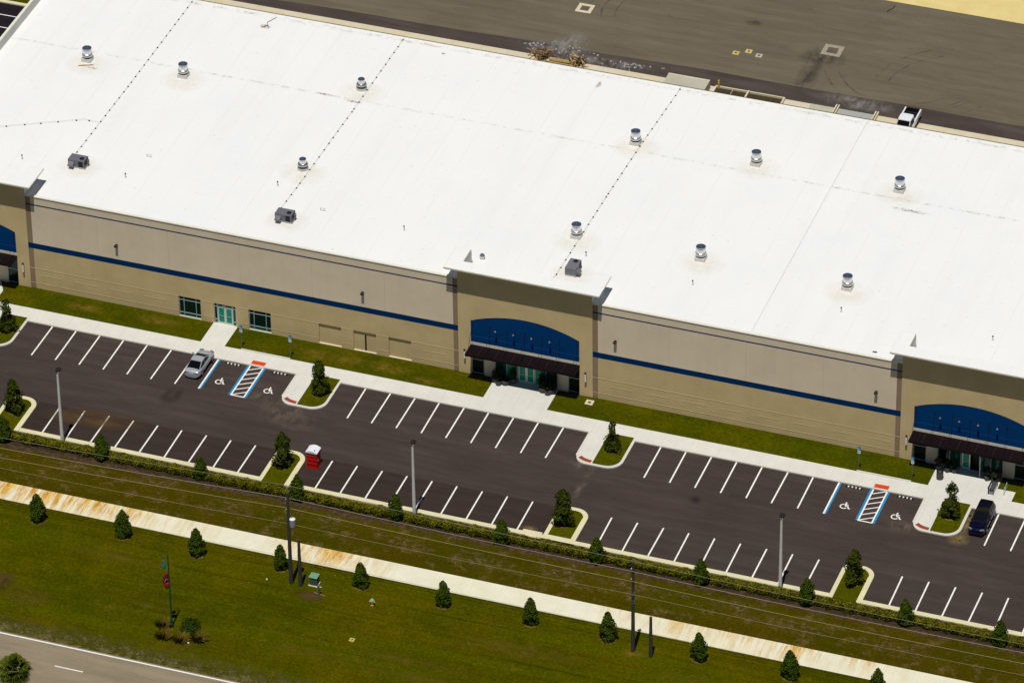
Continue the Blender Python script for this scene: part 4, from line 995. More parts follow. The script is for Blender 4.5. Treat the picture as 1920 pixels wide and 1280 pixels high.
# ------------------------------------------------------------------ vehicles
CARG = plain("car_glass", (.003, .005, .007), .15, 0, .05)
TAIL = plain("tail_light_red", (.20, .004, .006), .2, 0, .6)
HEADL = plain("headlight_glass", (.16, .17, .19), .1, 0, .7)
RIM = plain("wheel_rim", (.30, .30, .31), .3, .8)
def loft(m, secs):
    """secs: (y, [(half_width, z), ...]) from the bottom centre line to the top centre line"""
    rows = [[(-w_, y, z) for w_, z in pr]+[(w_, y, z) for w_, z in reversed(pr)] for y, pr in secs]
    m.grid(rows, closed=True); m.face(*reversed(rows[0])); m.face(*rows[-1])
def car(kind, loc, rz, label, paint, roofpaint=None, glass=CARG):
    """built with its nose towards +y"""
    t = thing({"pickup": "pickup_truck"}.get(kind, "parked_car"), label, {"sedan": "sedan", "suv": "suv", "pickup": "pickup truck"}[kind], loc, None, rz)
    if kind == "sedan":
        L2, W, zb = 2.30, .90, .26
        top = [(-2.34, .62, .62), (-2.28, .76, .92), (-1.98, .87, 1.04), (-1.5, .89, 1.0), (-.5, .90, .95), (.5, .90, .95), (1.1, .89, .96), (1.6, .87, .90), (2.0, .82, .80), (2.25, .68, .68), (2.36, .46, .56)]
        gh = dict(rb=-1.92, rt=-.80, ft=.12, fb=1.25, zb=.97, zt=1.43, wb=.82, wt=.64, zr=1.39); wy = (1.38, -1.36); wr = .33
    elif kind == "suv":
        L2, W, zb = 2.38, .94, .30
        top = [(-2.38, .76, .75), (-2.34, .84, 1.05), (-2.1, .92, 1.10), (-1.2, .94, 1.08), (.2, .94, 1.06), (.95, .93, 1.08), (1.5, .90, 1.03), (2.0, .86, .95), (2.28, .76, .84), (2.38, .66, .66)]
        gh = dict(rb=-2.28, rt=-1.95, ft=.20, fb=1.02, zb=1.08, zt=1.66, wb=.85, wt=.68, zr=1.63); wy = (1.42, -1.42); wr = .36
    else:
        L2, W, zb = 2.85, .98, .42
        top = [(-.55, .96, 1.12), (.2, .98, 1.12), (1.2, .98, 1.14), (1.7, .96, 1.16), (2.3, .94, 1.10), (2.72, .88, 1.0), (2.85, .80, .80)]
        gh = dict(rb=-.55, rt=-.42, ft=1.0, fb=1.72, zb=1.10, zt=1.88, wb=.90, wt=.74, zr=1.86); wy = (1.85, -1.60); wr = .40
    secs = []
    for y, w_, z in top:
        k_ = w_/W
        secs.append((y, [(0, zb), (w_*.92, zb), (w_, zb+.18), (w_, (zb+z)/2+.05), (w_*.97, z-.10), (w_*.88, z-.015), (w_*.45, z+.012), (0, z+.02)]))
    m = MB(); loft(m, secs); body = obj("body", m, paint, t, world=False, smooth=True)
    if kind != "pickup": sb = body.modifiers.new("subdivision", 'SUBSURF'); sb.levels = sb.render_levels = 2
    g_ = gh; m = MB()
    base = [(-g_['wb']*.92, g_['rb']), (-g_['wb'], g_['rb']+.5), (-g_['wb'], g_['fb']-.6), (-g_['wb']*.86, g_['fb'])]
    topp = [(-g_['wt']*.94, g_['rt']), (-g_['wt'], g_['rt']+.35), (-g_['wt'], g_['ft']-.35), (-g_['wt']*.92, g_['ft'])]
    zt_ = [g_['zr'], g_['zt'], g_['zt'], g_['zr']]
    B = [(x, y, g_['zb']-.06) for x, y in base]+[(-x, y, g_['zb']-.06) for x, y in reversed(base)]
    Tt = [(x, y, z) for (x, y), z in zip(topp, zt_)]+[(-x, y, z) for (x, y), z in zip(reversed(topp), reversed(zt_))]
    m.grid([B, Tt], closed=True); bevel(obj("cabin", m, paint, t, world=False, smooth=False), .06, 3)
    rows = [[(x*.985, y, z+.02) for x in (-xw, -xw*.5, 0, xw*.5, xw)] for xw, y, z in [(g_['wt']*.94, g_['rt'], g_['zr']-.01), (g_['wt'], g_['rt']+.35, g_['zt']-.01), (g_['wt'], g_['ft']-.35, g_['zt']-.01), (g_['wt']*.92, g_['ft'], g_['zr']-.01)]]
    rows = [[(x, y, z+(.03 if abs(x) < .55 else 0)) for x, y, z in r_] for r_ in rows]
    m = MB(); m.grid(rows); m.face(*[Tt[i] for i in (0, 1, 2, 3, 4, 5, 6, 7)]); rfo = obj("roof", m, roofpaint or paint, t, world=False, smooth=True)
    def panel(a, b, c, d, nm, mat=glass, ins=.06, out=.012):
        a, b, c, d = map(Vector, (a, b, c, d)); cen = (a+b+c+d)/4; nn = (b-a).cross(d-a).normalized()
        q = [p_+(cen-p_)*ins+nn*out for p_ in (a, b, c, d)]
        mm = MB(); mm.face(*q); return obj(nm, mm, mat, t, world=False)
    panel(B[4], B[3], Tt[3], Tt[4], "windscreen", ins=.04); panel(B[0], B[7], Tt[7], Tt[0], "rear_window", ins=.04)
    def lerp(p_, q_, f): return tuple(p_[i]+(q_[i]-p_[i])*f for i in range(3))
    for sgn in (1, -1):
        fl = lambda p_: (p_[0]*sgn*-1, p_[1], p_[2]) if sgn == 1 else p_
        Bs, Ts = [fl(p_) for p_ in B[:4]], [fl(p_) for p_ in Tt[:4]]
        lo = [lerp(b_, t_, .20) for b_, t_ in zip(Bs, Ts)]; hi = [lerp(b_, t_, .90) for b_, t_ in zip(Bs, Ts)]
        quads = [(lo[1], lerp(lo[1], lo[2], .52), lerp(hi[1], hi[2], .52), hi[1]), (lerp(lo[1], lo[2], .57), lo[2], hi[2], lerp(hi[1], hi[2], .57))]
        quads.append((lerp(lo[2], lo[3], .08), lerp(lo[2], lo[3], .72), lerp(hi[2], hi[3], .62), lerp(hi[2], hi[3], .08)))
        if kind != "pickup": quads.append((lerp(lo[0], lo[1], .30), lerp(lo[0], lo[1], .92), lerp(hi[0], hi[1], .92), lerp(hi[0], hi[1], .42)))
        for q_ in quads:
            q_ = q_ if sgn == 1 else (q_[1], q_[0], q_[3], q_[2])
            panel(*q_, "side_window", ins=.0, out=.012)
        m = MB(); xx = sgn*(g_['wb']+.22); yy = g_['fb']-.42; m.box(min(xx-.12, xx+.12), max(xx-.12, xx+.12), yy-.07, yy+.07, g_['zb']+.02, g_['zb']+.18); bevel(obj("mirror", m, roofpaint or paint, t, world=False), .03)
        for y in wy:
            m = MB(); T = Matrix.Translation((sgn*(W-.10), y, wr)) @ Matrix.Rotation(R(90), 4, 'Y')
            m.lathe([(wr*.7, -.12), (wr, -.09), (wr, .09), (wr*.7, .12)], n=18, T=T); tyre = obj("tyre", m, RUBBER, t, world=False)
            m = MB(); m.lathe([(wr*.62, -.125), (wr*.62, .125)], n=14, T=T); obj("rim", m, RIM, tyre, world=False)
        yr_, zt2 = -L2, g_['zb']-.12
        m = MB(); m.box(sgn*.50-.22, sgn*.50+.22, -L2-.005, -L2+.16, zt2-.13, zt2+.0); (obj("tail_light", m, TAIL, t, world=False) if kind != "pickup" else None)
        m = MB(); T = Matrix.Translation((sgn*.60*W/.9, L2-.16, zt2-.10)) @ Matrix.Rotation(R(-28*sgn), 4, 'Z'); m.box(-.22, .22, -.10, .08, -.05, .06, T); obj("headlight", m, HEADL, t, world=False)
    m = MB(); m.box(-.70, .70, L2-.10, L2+.01, zb, zb+.22); m.box(-.72, .72, -L2-.01, -L2+.10, zb, zb+.16); obj("bumper_trim", m, DARKM, t, world=False)
    if kind != "pickup": m = MB(); m.box(-.26, .26, -L2-.012, -L2+.02, .62, .74); obj("number_plate", m, PLASTIC_W, t, world=False)
    if kind == "pickup":
        for sgn in (1, -1):
            m = MB(); m.box(min(sgn*.78, sgn*.97), max(sgn*.78, sgn*.97), -L2, -.56, .50, 1.20); bevel(obj("bed_side", m, paint, t, world=False), .05)
        m = MB(); m.box(-.78, .78, -L2, -L2+.09, .55, 1.14); obj("tailgate", m, DARKM, t, world=False)
        m = MB(); m.box(-.79, .79, -L2+.09, -.54, .60, .70); m.box(-.77, .77, -.60, -.57, .7, 1.14); m.box(-.775, -.765, -L2+.1, -.56, .7, 1.18); m.box(.765, .775, -L2+.1, -.56, .7, 1.18); obj("bed_liner", m, BLACK, t, world=False)
    return t
SILV = plain("silver_car_paint", (.37, .395, .43), .32, .25, .5)
NAVY = plain("navy_car_paint", (.0008, .0015, .016), .14, .1, .5)
BLKP = plain("black_car_paint", (.004, .004, .006), .12, 0, .6)
WHTP = plain("white_car_paint", (.72, .74, .74), .3, 0, .5)
car("sedan", (17.80, -1.98, .004), 0, "silver grey sedan parked nose to the sidewalk beside the blue lined stall", SILV)
car("suv", (103.42, -2.12, .004), R(180), "dark navy blue suv parked tail to the sidewalk beside the tree island", NAVY, BLKP)
car("pickup", (75.72, 66.12, 0), R(180), "white pickup truck with empty black bed behind the building's rear edge", WHTP)

# ------------------------------------------------------------------ entrance things
CLAY = plain("dark_grey_planter", (.060, .056, .054), .6, var=.1)
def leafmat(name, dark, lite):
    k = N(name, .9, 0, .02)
    a = k.n("ShaderNodeAttribute", attribute_name="leaf_shade_var")
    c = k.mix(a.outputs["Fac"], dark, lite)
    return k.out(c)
RING = plain("dry_soil_ring", (.095, .070, .018), .95, var=.45, scale=2.5, spec=0)
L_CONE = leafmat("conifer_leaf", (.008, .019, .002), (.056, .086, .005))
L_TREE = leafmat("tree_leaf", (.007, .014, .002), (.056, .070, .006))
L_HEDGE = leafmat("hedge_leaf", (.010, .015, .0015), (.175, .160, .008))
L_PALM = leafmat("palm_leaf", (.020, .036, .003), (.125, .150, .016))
L_SHRUB = leafmat("shrub_leaf", (.085, .066, .005), (.200, .150, .018))
L_SHRUBG = leafmat("green_shrub_leaf", (.010, .026, .004), (.034, .058, .008))
L_POT = leafmat("pot_plant_leaf", (.006, .010, .004), (.035, .050, .015))
L_RUSTY = leafmat("pot_plant_red_leaf", (.03, .012, .010), (.14, .06, .04))
def leaves(rg, pts, size, stretch=1.6, up=.35):
    """pts: (position, outward direction, size factor, brightness)"""
    m = MB(); at = []
    for p_, n_, s_, b_ in pts:
        n_ = (Vector(n_)+Vector((rg.gauss(0, .55), rg.gauss(0, .55), rg.gauss(0, .55)+up))).normalized()
        u = n_.cross(Vector((rg.gauss(0, 1), rg.gauss(0, 1), rg.gauss(0, 1)))).normalized(); v = n_.cross(u)
        s = size*s_*rg.uniform(.7, 1.3); p_ = Vector(p_)
        m.face(p_-u*s*.5, p_+v*s*.5*stretch*.6, p_+u*s*.5, p_-v*s*.5*stretch*.6); at.append(max(0, min(1, b_+rg.gauss(0, .22))))
    return m, at
def crown_pts(rg, n, prof, h0, h1, lump=.16, gaps=0.):
    ph = [rg.uniform(0, 6.28) for _ in range(8)]; out = []
    holes = [(rg.uniform(0, 6.28), rg.uniform(h0, h1), rg.uniform(.35, .6)) for _ in range(int(gaps))]
    tries = 0
    while len(out) < n and tries < n*6:
        tries += 1
        z = h0+(h1-h0)*rg.random(); f = (z-h0)/(h1-h0); r = prof(f)
        if rg.random() > r/max(.05, prof.mx): continue
        a = rg.uniform(0, 6.283)
        lm = 1+lump*(math.sin(3*a+ph[0]+f*5)+math.sin(2*a+ph[1]-f*9)+.8*math.sin(5*a+ph[2]+f*14)+.7*math.sin(ph[3]+f*22))
        q = math.sqrt(rg.uniform(.18, 1.0)); rr = r*lm*q
        if any(abs((a-ha+3.14) % 6.28-3.14)*r < hs and abs(z-hz) < hs and q > .55 for ha, hz, hs in holes): continue
        out.append(((rr*math.cos(a), rr*math.sin(a), z), (math.cos(a), math.sin(a), .4), 1.0, .25+.45*q+.10*math.sin(4*a+ph[4]+f*11)))  # inner leaves darker: shade inside the crown put into leaf tone
    return out
class Prof:
    def __init__(s, pts): s.p = pts; s.mx = max(r for _, r in pts)
    def __call__(s, f):
        for (a, ra), (b, rb) in zip(s.p[:-1], s.p[1:]):
            if f <= b: return ra+(rb-ra)*(f-a)/(b-a)
        return s.p[-1][1]
def tree_proto(name, label, cat, loc, grp, seed, prof, h0, h1, n, size, mat, trunk, ring=0., lump=.12, gaps=0, sticks=0):
    rg = random.Random(seed); t = thing(name, label, cat, loc, grp)
    m = MB(); m.tube([(0, 0, 0), (.02, .02, h1*.45), (0, 0, h1*.9)], trunk, 7, .02)
    for i in range(14):
        a = rg.uniform(0, 6.28); z = h0+(h1-h0)*(.05+.75*i/14); r = prof((z-h0)/(h1-h0))*.75; m.tube([(0, 0, z), (r*math.cos(a), r*math.sin(a), z+r*.55)], trunk*.32, 4, .008)
    obj("trunk", m, BARK, t, world=False)
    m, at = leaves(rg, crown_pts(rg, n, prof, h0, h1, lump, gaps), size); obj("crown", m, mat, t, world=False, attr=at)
    if ring > 0: m = MB(); m.lathe([(ring, 0), (ring*.85, .05), (.1, .07)], n=18); obj("mulch_ring", m, RING, t, world=False)
    return t
CONE = Prof([(0, .50), (.10, .78), (.28, .86), (.52, .76), (.74, .56), (.90, .34), (1, .10)])
COL = Prof([(0, .45), (.08, .84), (.25, .92), (.5, .78), (.75, .60), (.92, .42), (1, .12)])
THIN = Prof([(0, .40), (.08, .84), (.28, .90), (.44, .62), (.55, .46), (.80, .48), (.94, .30), (1, .08)])
GL_, GH_, GI_ = "small conical trees on the front lawn", "conical trees standing in the hedge", "upright trees on the parking islands"
lawn = [(12.28, -32.02, 3.12), (21.58, -31.73, 3.3), (29.84, -32.2, 3.3), (38.75, -31.67, 2.96), (47.44, -31.89, 3.0), (56.28, -32.1, 3.02), (65.47, -32.0, 3.08), (73.55, -31.99, 3.34), (83.02, -32.15, 3.26), (92.33, -32.05, 3.32), (101.17, -31.87, 3.2)]
ll = ["small conical tree on the lawn nearest the left edge of the photo", "small conical tree on the lawn, second from the left", "small conical tree on the lawn above the red banner lamp post",
      "small conical tree on the lawn just left of the transformer pole", "small conical tree on the lawn above the yellow fire hydrant", "small conical tree on the lawn, first one right of the hydrant's tree",
      "small conical tree on the lawn midway between hydrant and bare utility pole", "small conical tree on the lawn just left of the bare utility pole", "small conical tree on the lawn, first one right of the short dark pole stub",
      "small conical tree on the lawn at the bottom right, last one wholly in view", "small conical tree on the lawn cut off by the bottom edge"]
pr = []
for i in range(3):
    x, y, h = lawn[i]
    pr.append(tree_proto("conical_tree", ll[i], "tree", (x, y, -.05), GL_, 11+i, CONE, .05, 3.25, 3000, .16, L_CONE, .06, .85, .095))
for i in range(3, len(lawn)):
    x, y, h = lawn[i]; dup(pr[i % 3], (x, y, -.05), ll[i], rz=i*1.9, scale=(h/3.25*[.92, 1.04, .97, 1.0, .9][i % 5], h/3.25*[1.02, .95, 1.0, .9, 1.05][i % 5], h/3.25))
hedge_t = [(3.36, -20.5, 3.0), (14.37, -20.18, 3.06), (25.35, -20.1, 2.66), (36.06, -20.3, 3.06), (46.8, -20.3, 3.18), (58.37, -20.6, 2.9), (68.46, -20.5, 3.02), (79.5, -20.6, 3.14), (90.44, -20.3, 3.14), (100.63, -20.3, 3.06), (110.33, -20.5, 3.0)]
hl = ["conical tree in the hedge at the left edge, beside the left tree island", "conical tree in the hedge right of the left light pole", "conical tree in the hedge midway between left light pole and the toilet island",
      "conical tree in the hedge below the red portable toilet", "conical tree in the hedge just left of the middle light pole", "conical tree in the hedge by the rusty kerb inlet", "conical tree in the hedge right of the rusty inlet's tree island",
      "conical tree in the hedge between the bare utility pole and the right light pole", "conical tree in the hedge just right of the right light pole", "conical tree in the hedge right of the last tree island", "conical tree in the hedge nearest the bottom right corner"]
hp = []
CONE2 = Prof([(0, .52), (.12, .80), (.35, .86), (.60, .70), (.82, .44), (.94, .24), (1, .08)])
for i, ((x, y, h), lb) in enumerate(zip(hedge_t, hl)):
    if i < 2: hp.append(tree_proto("conical_tree", lb, "tree", (x, y, -.02), GH_, 31+i, CONE2, .1, 3.05, 2700, .16, L_CONE, .06, 0, .10))
    else: dup(hp[i % 2], (x, y, -.02), lb, rz=i*2.3, scale=(h/3.05*[.9, 1.0, .95, .86][i % 4], h/3.05*[.95, .88, 1.02][i % 3], h/3.05))
isl = [(-4.15, -2.36, 3.65, 1), (2.48, -15.7, 3.75, 0), (31.6, -2.42, 4.05, 0), (32.65, -15.6, 4.2, 0), (64.03, -2.3, 3.75, 1), (63.34, -15.9, 4.4, 0), (94.02, -15.84, 4.1, 0), (100.12, -2.1, 4.45, 1)]
il = ["slim sparse topped tree on the grass island at the left edge by the sidewalk", "upright dark tree on the lower island at the left edge", "upright dark tree on the island right of the left accessible stalls",
      "upright dark tree on the island beside the red portable toilet", "sparse upright tree on the island below the right side of the middle entrance", "dense dark upright tree on the island beside the rusty kerb inlet",
      "upright tree on the lowest right island near the right light pole", "tall sparse topped tree on the island beside the dark blue suv"]
ip = {}
for i, ((x, y, h, kd), lb) in enumerate(zip(isl, il)):
    key = (kd, i % 2 if kd == 0 else 0)
    if key not in ip:
        ip[key] = tree_proto("island_tree", lb, "tree", (x, y, .14), GI_, 51+i*3, THIN if kd else COL, .15, 4.1, 2500 if kd == 0 else 1700, .20, L_TREE, .05, .8 if kd else .75, .17, 4 if kd else 3)
    else: dup(ip[key], (x, y, .14), lb, rz=i*1.3+.4, scale=(min(1.06, h/4.1), min(1.06, h/4.1), h/4.1))

# hedge: one run between each pair of trees
xsH = [-7.5]+[p_[0] for p_ in hedge_t]+[120.5]
def hedge_run(L_, seed):
    rg = random.Random(seed); pts = []
    n = int(L_*470); ph = [rg.uniform(0, 6.28) for _ in range(6)]
    for _ in range(n):
        x = rg.uniform(-L_/2, L_/2); a = rg.uniform(-.35, math.pi+.35)
        lm = 1+.13*(math.sin(x*2.1+ph[0])+math.sin(x*4.7+ph[1])+.8*math.sin(a*3+x*3.1+ph[2]))
        q = math.sqrt(rg.uniform(.35, 1)); ry, rz_ = .57*lm*q, .60*lm*q
        pts.append(((x, ry*math.cos(a), max(.03, .22+rz_*math.sin(a))), (0, math.cos(a), math.sin(a)), 1, .10+.55*q*max(.2, math.sin(a))+.12*math.sin(x*5+ph[3])))  # top and outer leaves paler: light and gap shade put into leaf tone
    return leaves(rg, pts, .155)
hb = {}
hnm = ["left of the first hedge tree at the left edge", "holding the left light pole", "between the second and third hedge trees from the left", "below the red toilet's island", "left of the middle light pole, under the transformer pole top", "right of the middle light pole",
       "running below the rusty kerb inlet and its tree island", "crossed by the top of the bare utility pole", "left of the right light pole's foot", "below the last tree island", "second from the right end", "at the bottom right corner"]
HL = 9.6
for i in range(len(xsH)-1):
    a, b = xsH[i]+.55, xsH[i+1]-.55; key = i % 3
    lb = "clipped yellow green hedge run "+hnm[i]
    if key not in hb:
        t = thing("hedge", lb, "hedge", ((a+b)/2, -20.0, 0), "runs of clipped hedge between the hedge trees")
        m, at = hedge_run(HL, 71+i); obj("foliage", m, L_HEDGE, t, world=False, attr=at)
        m = MB(); rg = random.Random(i)
        for k_ in range(26):
            x = -HL/2+HL*(k_+.5)/26
            for q in range(3): aa = rg.uniform(-.35, .35); m.tube([(x, 0, -.02), (x+rg.uniform(-.2, .2), aa, .55)], .02, 4, .008)
        obj("stems", m, BARK, t, world=False); hb[key] = t
    else: t = dup(hb[key], ((a+b)/2, -20.0, 0), lb)
    t.scale = ((b-a)/HL, 1, 1)

# ornamental clump by the lamp post
def clump(loc, label, r, h, n, mat, seed, spiky):
    rg = random.Random(seed); t = thing("shrub", label, "shrub", loc, "ornamental shrubs round the green lamp post")
    m = MB(); at = []
    if spiky:
        for _ in range(n):
            a = rg.uniform(0, 6.28); q = math.sqrt(rg.random()); b_ = Vector((r*.45*q*math.cos(a), r*.45*q*math.sin(a), 0)); e = Vector((r*q*math.cos(a)*rg.uniform(.8, 1.2), r*q*math.sin(a)*rg.uniform(.8, 1.2), h*rg.uniform(.55, 1.1)))
            s_ = Vector((-math.sin(a), math.cos(a), 0))*.035; md = (b_+e)/2+Vector((0, 0, h*.15)); m.face(b_-s_, b_+s_, md+s_); m.face(b_-s_, md+s_, e); bb = rg.random(); at += [bb, bb]
    else:
        pr_ = Prof([(0, r*.7), (.3, r), (.7, r*.8), (1, r*.1)]); m, at = leaves(rg, crown_pts(rg, n, pr_, .02, h, .15), .14)
    obj("foliage", m, mat, t, world=False, attr=at)
    m = MB(); m.tube([(0, 0, -.03), (0, 0, h*.4)], .04, 5); obj("stem", m, BARK, t, world=False)
clump((31.1, -44.1, -.05), "brownish ornamental grass clump left of the green lamp post foot", 1.05, .7, 330, L_SHRUB, 5, True)
clump((31.8, -45.7, -.05), "dark brown ornamental grass clump in front of the lamp post, left", 1.1, .65, 340, L_SHRUB, 6, True)
clump((33.9, -43.7, -.05), "round dark green shrub right of the green lamp post", 1.05, 1.15, 1300, L_SHRUBG, 7, False)
clump((35.3, -45.0, -.05), "brownish ornamental grass clump at the right end of the planting", 1.1, .65, 330, L_SHRUB, 8, True)
clump((33.6, -45.6, -.05), "low brown grass clump in the middle front of the lamp post planting", 1.2, .5, 320, L_SHRUB, 9, True)
m = MB(); m.box(34.45, 34.62, -46.0, -45.85, -.05, .08); tag(obj("white_stone", m, PLASTIC_W), "tiny white stone in front of the lamp post planting", "stone")

# palm at the lower left corner
t = thing("fan_palm", "fan palm with round green crown at the lower left corner beside the road", "palm tree", (22.35, -60.0, -.05))
m = MB(); m.tube([(0, 0, 0), (.05, 0, 2.0), (0, .05, 4.1)], .24, 10, .20); obj("trunk", m, plain("palm_trunk", (.16, .12, .08), .9, var=.3, scale=6), t, world=False)
rg = random.Random(21); m = MB(); at = []; m2 = MB(); at2 = []
for i in range(58):
    a = i*2.39996+rg.uniform(-.2, .2); el = R(84-124*((i+.5)/58)); L1 = rg.uniform(.55, 1.25); d = Vector((math.cos(a)*math.cos(el), math.sin(a)*math.cos(el), math.sin(el)))
    o = Vector((0, 0, 4.15)); tip = o+d*L1; side = d.cross(Vector((0, 0, 1))).normalized(); up = side.cross(d)
    br = .25+.5*max(0, math.sin(el))+rg.uniform(-.1, .1); dead = i > 52  # upper fronds paler: light from above put into leaf tone
    M_, A_ = (m2, at2) if dead else (m, at)
    M_.face(o-side*.025, o+side*.025, tip+side*.02, tip-side*.02); A_.append(br)
    for k_ in range(13):
        th = R(-82+164*k_/12); ff = d*math.cos(th)+side*math.sin(th); ln = (1.0-.30*abs(th)/1.9)*rg.uniform(.85, 1.12)
        e = tip+ff*ln-Vector((0, 0, .30*ln*ln))+up*.05; w_ = ff.cross(up).normalized()*.075; md = tip+ff*ln*.6+up*.03
        M_.face(tip, md-w_, e, md+w_); A_.append(max(0, min(1, br+rg.gauss(0, .15))))
obj("crown", m, L_PALM, t, world=False, attr=at); obj("dead_fronds", m2, leafmat("dead_palm_leaf", (.12, .085, .02), (.35, .26, .05)), t, world=False, attr=at2)

# planters and benches at the entrances
def planter(loc, label, s, seed, leafy=True, red=False):
    t = thing("planter", label, "planter", loc, "round dark planters at the entrances")
    m = MB(); m.lathe([(.34*s, 0), (.50*s, .25*s), (.52*s, .50*s), (.47*s, .62*s)], n=18); pt = obj("pot", m, CLAY, t, world=False)
    m = MB(); m.lathe([(.455*s, .60*s), (.455*s, .625*s)], n=18); obj("soil", m, plain("potting_soil", (.03, .022, .016), .9) if "potting_soil" not in bpy.data.materials else bpy.data.materials["potting_soil"], pt, world=False)
    if leafy:
        rg = random.Random(seed); pr_ = Prof([(0, .28*s), (.4, .52*s), (.75, .45*s), (1, .12*s)])
        m, at = leaves(rg, crown_pts(rg, 260, pr_, .6*s, 1.5*s, .2), .17); obj("plant", m, L_RUSTY if red else L_POT, t, world=False, attr=at)
    return t
Z0 = .138
for x, y, s, lf, lb in ((48.45, 5.45, .95, 1, "larger dark planter against the left pier of the middle entrance"), (48.90, 4.92, .62, 0, "small empty dark bowl in front of the left planters of the middle entrance"), (49.55, 5.30, .92, 0, "wide dark bowl planter left of the middle entrance doors"),
                        (53.75, 5.30, .95, 1, "larger dark planter right of the middle entrance doors"), (54.38, 4.92, .66, 0, "small empty dark bowl in front of the right planters of the middle entrance"), (54.65, 5.35, .92, 1, "dark planter with low plant against the right pier of the middle entrance")):
    planter((x, y, Z0), lb, s, int(x*10), lf)
def tall_plant(loc, label, seed, h, red=False):
    t = thing("potted_plant", label, "potted plant", loc, "tall potted plants at the entrances")
    m = MB(); m.lathe([(.24, 0), (.32, .5), (.30, .55)], n=14); obj("pot", m, CLAY, t, world=False)
    rg = random.Random(seed); pr_ = Prof([(0, .16), (.4, .33), (.75, .27), (1, .08)])
    m = MB(); m.tube([(0, 0, .5), (0, 0, h*.8)], .035, 5); obj("stem", m, BARK, t, world=False)
    m, at = leaves(rg, crown_pts(rg, 340, pr_, .7, h, .2), .19); obj("foliage", m, L_RUSTY if red else L_POT, t, world=False, attr=at); return t
tall_plant((48.75, 5.80, Z0), "dark potted shrub in the shade left of the middle doors", 1, 1.75); tall_plant((50.25, 5.75, Z0), "dark potted shrub close to the left leaf of the middle doors", 2, 1.9)
tall_plant((53.45, 5.75, Z0), "dark potted shrub just right of the middle doors", 3, 1.9); tall_plant((54.75, 5.8, Z0), "dark potted shrub by the right pier of the middle entrance", 4, 2.0)
tall_plant((96.75, 5.30, Z0), "reddish potted shrub against the left pier of the right-hand entrance", 5, 1.5, True); tall_plant((97.75, 5.15, Z0), "broad green potted shrub behind the dark litter bin", 6, 1.6); tall_plant((98.45, 5.25, Z0), "green potted shrub left of the doors of the right-hand entrance", 7, 1.7)
tall_plant((102.0, 5.05, Z0), "green potted shrub right of the open door of the right-hand entrance", 8, 1.7); tall_plant((102.85, 4.75, Z0), "olive potted shrub behind the metal bench", 9, 1.5); tall_plant((103.15, 5.3, Z0), "reddish potted shrub against the right pier of the right-hand entrance", 10, 1.3, True)
t = thing("litter_bin", "tall round dark litter bin at the corner of the right-hand entrance walkway", "litter bin", (97.35, 3.75, Z0))
m = MB(); m.lathe([(.33, 0), (.36, .1), (.36, .95), (.33, 1.0)], n=18); obj("body", m, CLAY, t, world=False)
m = MB(); m.lathe([(.37, 1.0), (.37, 1.06), (.24, 1.14)], n=18); obj("lid", m, DARKM, t, world=False)
t = thing("bench", "grey metal slatted bench with low back on the right-hand entrance walkway", "bench", (103.05, 3.6, Z0), None, R(90))
STB = plain("grey_bench_steel", (.12, .125, .14), .45, .4)
m = MB()
for i in range(6): y = -.24+i*.09; m.box(-.95, .95, y, y+.06, .42, .45)
obj("seat", m, STB, t, world=False)
m = MB()
for i in range(4): z = .52+i*.09; m.box(-.95, .95, .28+.02*i, .31+.02*i, z, z+.06)
obj("backrest", m, STB, t, world=False)
for x in (-.85, .85):
    m = MB(); m.box(x-.03, x+.03, -.26, -.20, 0, .42); m.box(x-.03, x+.03, .26, .34, 0, .85); m.box(x-.03, x+.03, -.26, .3, .60, .64); m.box(x-.03, x+.03, -.26, -.20, .42, .62); obj("leg", m, DARKM, t, world=False)
t = thing("bike_rack", "thin bent metal bike rack on the concrete pad right of the bench", "bike rack", (104.32, 3.1, Z0))
for k_ in range(2):
    y = -.10+k_*.75
    m = MB(); m.tube([(0, y, 0), (0, y, .75), (.0, y+.15, .92), (0, y+.35, .92), (0, y+.48, .75), (0, y+.48, 0)], .03, 6); obj("hoop", m, ALU, t, world=False)

# ------------------------------------------------------------------ rear yard things
t = thing("loading_dock", "raised pale concrete loading platform behind the building", "loading dock", (49.7, 49, 0))
m = MB(); m.box(47.25, 52.2, 49.02, 67.35, 0, 1.12); obj("platform", m, C_DOCK, t)
m = MB(); m.box(47.25, 52.2, 67.1, 67.36, 1.12, 1.15); obj("edge_strip", m, C_APRON, t)
t = thing("bollard", "yellow bollard at the corner beside the raised concrete platform", "bollard", (53.1, 67.75, 0))
m = MB(); m.lathe([(.11, 0), (.11, 1.0), (.07, 1.08)], n=12); obj("post", m, YEL, t, world=False)
m = MB(); m.lathe([(.115, .72), (.115, .80)], n=12); obj("band", m, plain("pale_yellow_band", (.72, .62, .2), .5), t, world=False)
t = thing("truck_well", "brown floored truck well with pale concrete kerbs and railing posts", "truck well", (56.8, 58, 0))
m = MB(); m.box(52.8, 60.9, 49.1, 67.75, .002, .02); obj("floor", m, plain("brown_well_floor", (.045, .032, .014), .9, var=.25), t)
m = MB(); m.box(52.75, 60.95, 67.78, 67.95, 0, .22); m.box(52.70, 52.9, 49.1, 67.72, 0, .28); m.box(60.8, 61.0, 49.1, 67.72, 0, .28); obj("kerb_wall", m, C_APRON, t)
m = MB(); m.box(56.6, 56.8, 64.0, 67.72, 0, .45); m.box(54.85, 54.9, 66.0, 67.72, .02, .30); obj("divider", m, C_APRON, t)
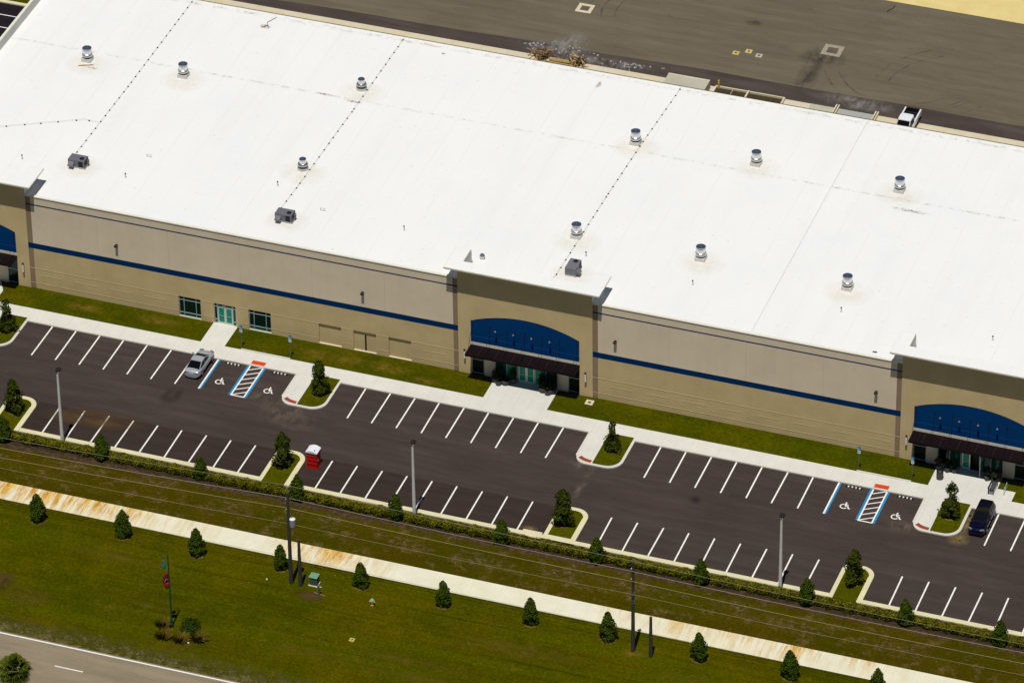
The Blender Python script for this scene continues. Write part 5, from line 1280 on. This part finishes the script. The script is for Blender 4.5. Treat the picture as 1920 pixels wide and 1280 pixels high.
for x, lb in ((67.12, "pair of pale wheel guide beams left of the grey ramp slab"), (71.72, "pair of pale wheel guide beams right of the grey ramp slab, left of the pickup")):
    t = thing("wheel_guide", lb, "wheel guide", (x, 66, 0), "pale wheel guides behind the building")
    for dx in (-.14, .14): m = MB(); m.box(x+dx-.08, x+dx+.08, 62, 68.25, 0, .34); obj("beam", m, C_APRON, t)
slab("ramp_slab", [(67.4, 49), (71.5, 49), (71.5, 67.96), (67.4, 67.96)], .004, plain("blue_grey_concrete", (.34, .35, .32), .8, var=.06))
slab("ramp_slab", [(64.0, 49), (66.9, 49), (66.9, 67.96), (64.0, 67.96)], .003, C_DOCK)
def lumber(loc, label, n, L_, spread, h, mats, seed):
    rg = random.Random(seed); t = thing("lumber_pile", label, "lumber pile", loc, "lumber piles on the rear apron")
    for mi, mt in enumerate(mats):
        m = MB()
        for i in range(n):
            T = Matrix.Translation((rg.gauss(0, spread), rg.gauss(0, .25), rg.uniform(.04, h))) @ Matrix.Rotation(rg.uniform(-.9, .9)+(0 if i % 2 else 1.2), 4, 'Z') @ Matrix.Rotation(rg.uniform(-.55, .55), 4, 'Y')
            l_ = L_*rg.uniform(.5, 1.0); m.box(-l_/2, l_/2, -.05, .05, -.04, .04, T)
        obj(["boards", "dark_boards"][mi], m, mt, t, world=False)
    return t
lumber((31.9, 67.35, 0), "tall heap of dark brown lumber scraps on the rear apron, left end", 16, 1.8, .45, 1.15, [LUMBER, LUMBER3], 1)
lumber((36.4, 67.35, 0), "heap of golden brown lumber scraps on the rear apron, right end", 14, 1.6, .40, .95, [LUMBER2, LUMBER3], 2)
t = thing("board_stack", "low stack of tan boards lying between the two lumber heaps", "board stack", (34.2, 66.8, 0))
m = MB(); rg = random.Random(4)
for i in range(10): T = Matrix.Translation((34.2+rg.uniform(-.3, .3), 66.3+i*.14, .08+rg.uniform(0, .25))) @ Matrix.Rotation(rg.uniform(-.05, .05), 4, 'Z'); m.box(-1.5, 1.5, -.07, .07, -.03, .03, T)
obj("boards", m, LUMBER2, t); m = MB()
for x in (33.1, 34.2, 35.3): m.box(x-.06, x+.06, 66.1, 67.6, 0, .08)
obj("bearers", m, LUMBER3, t)
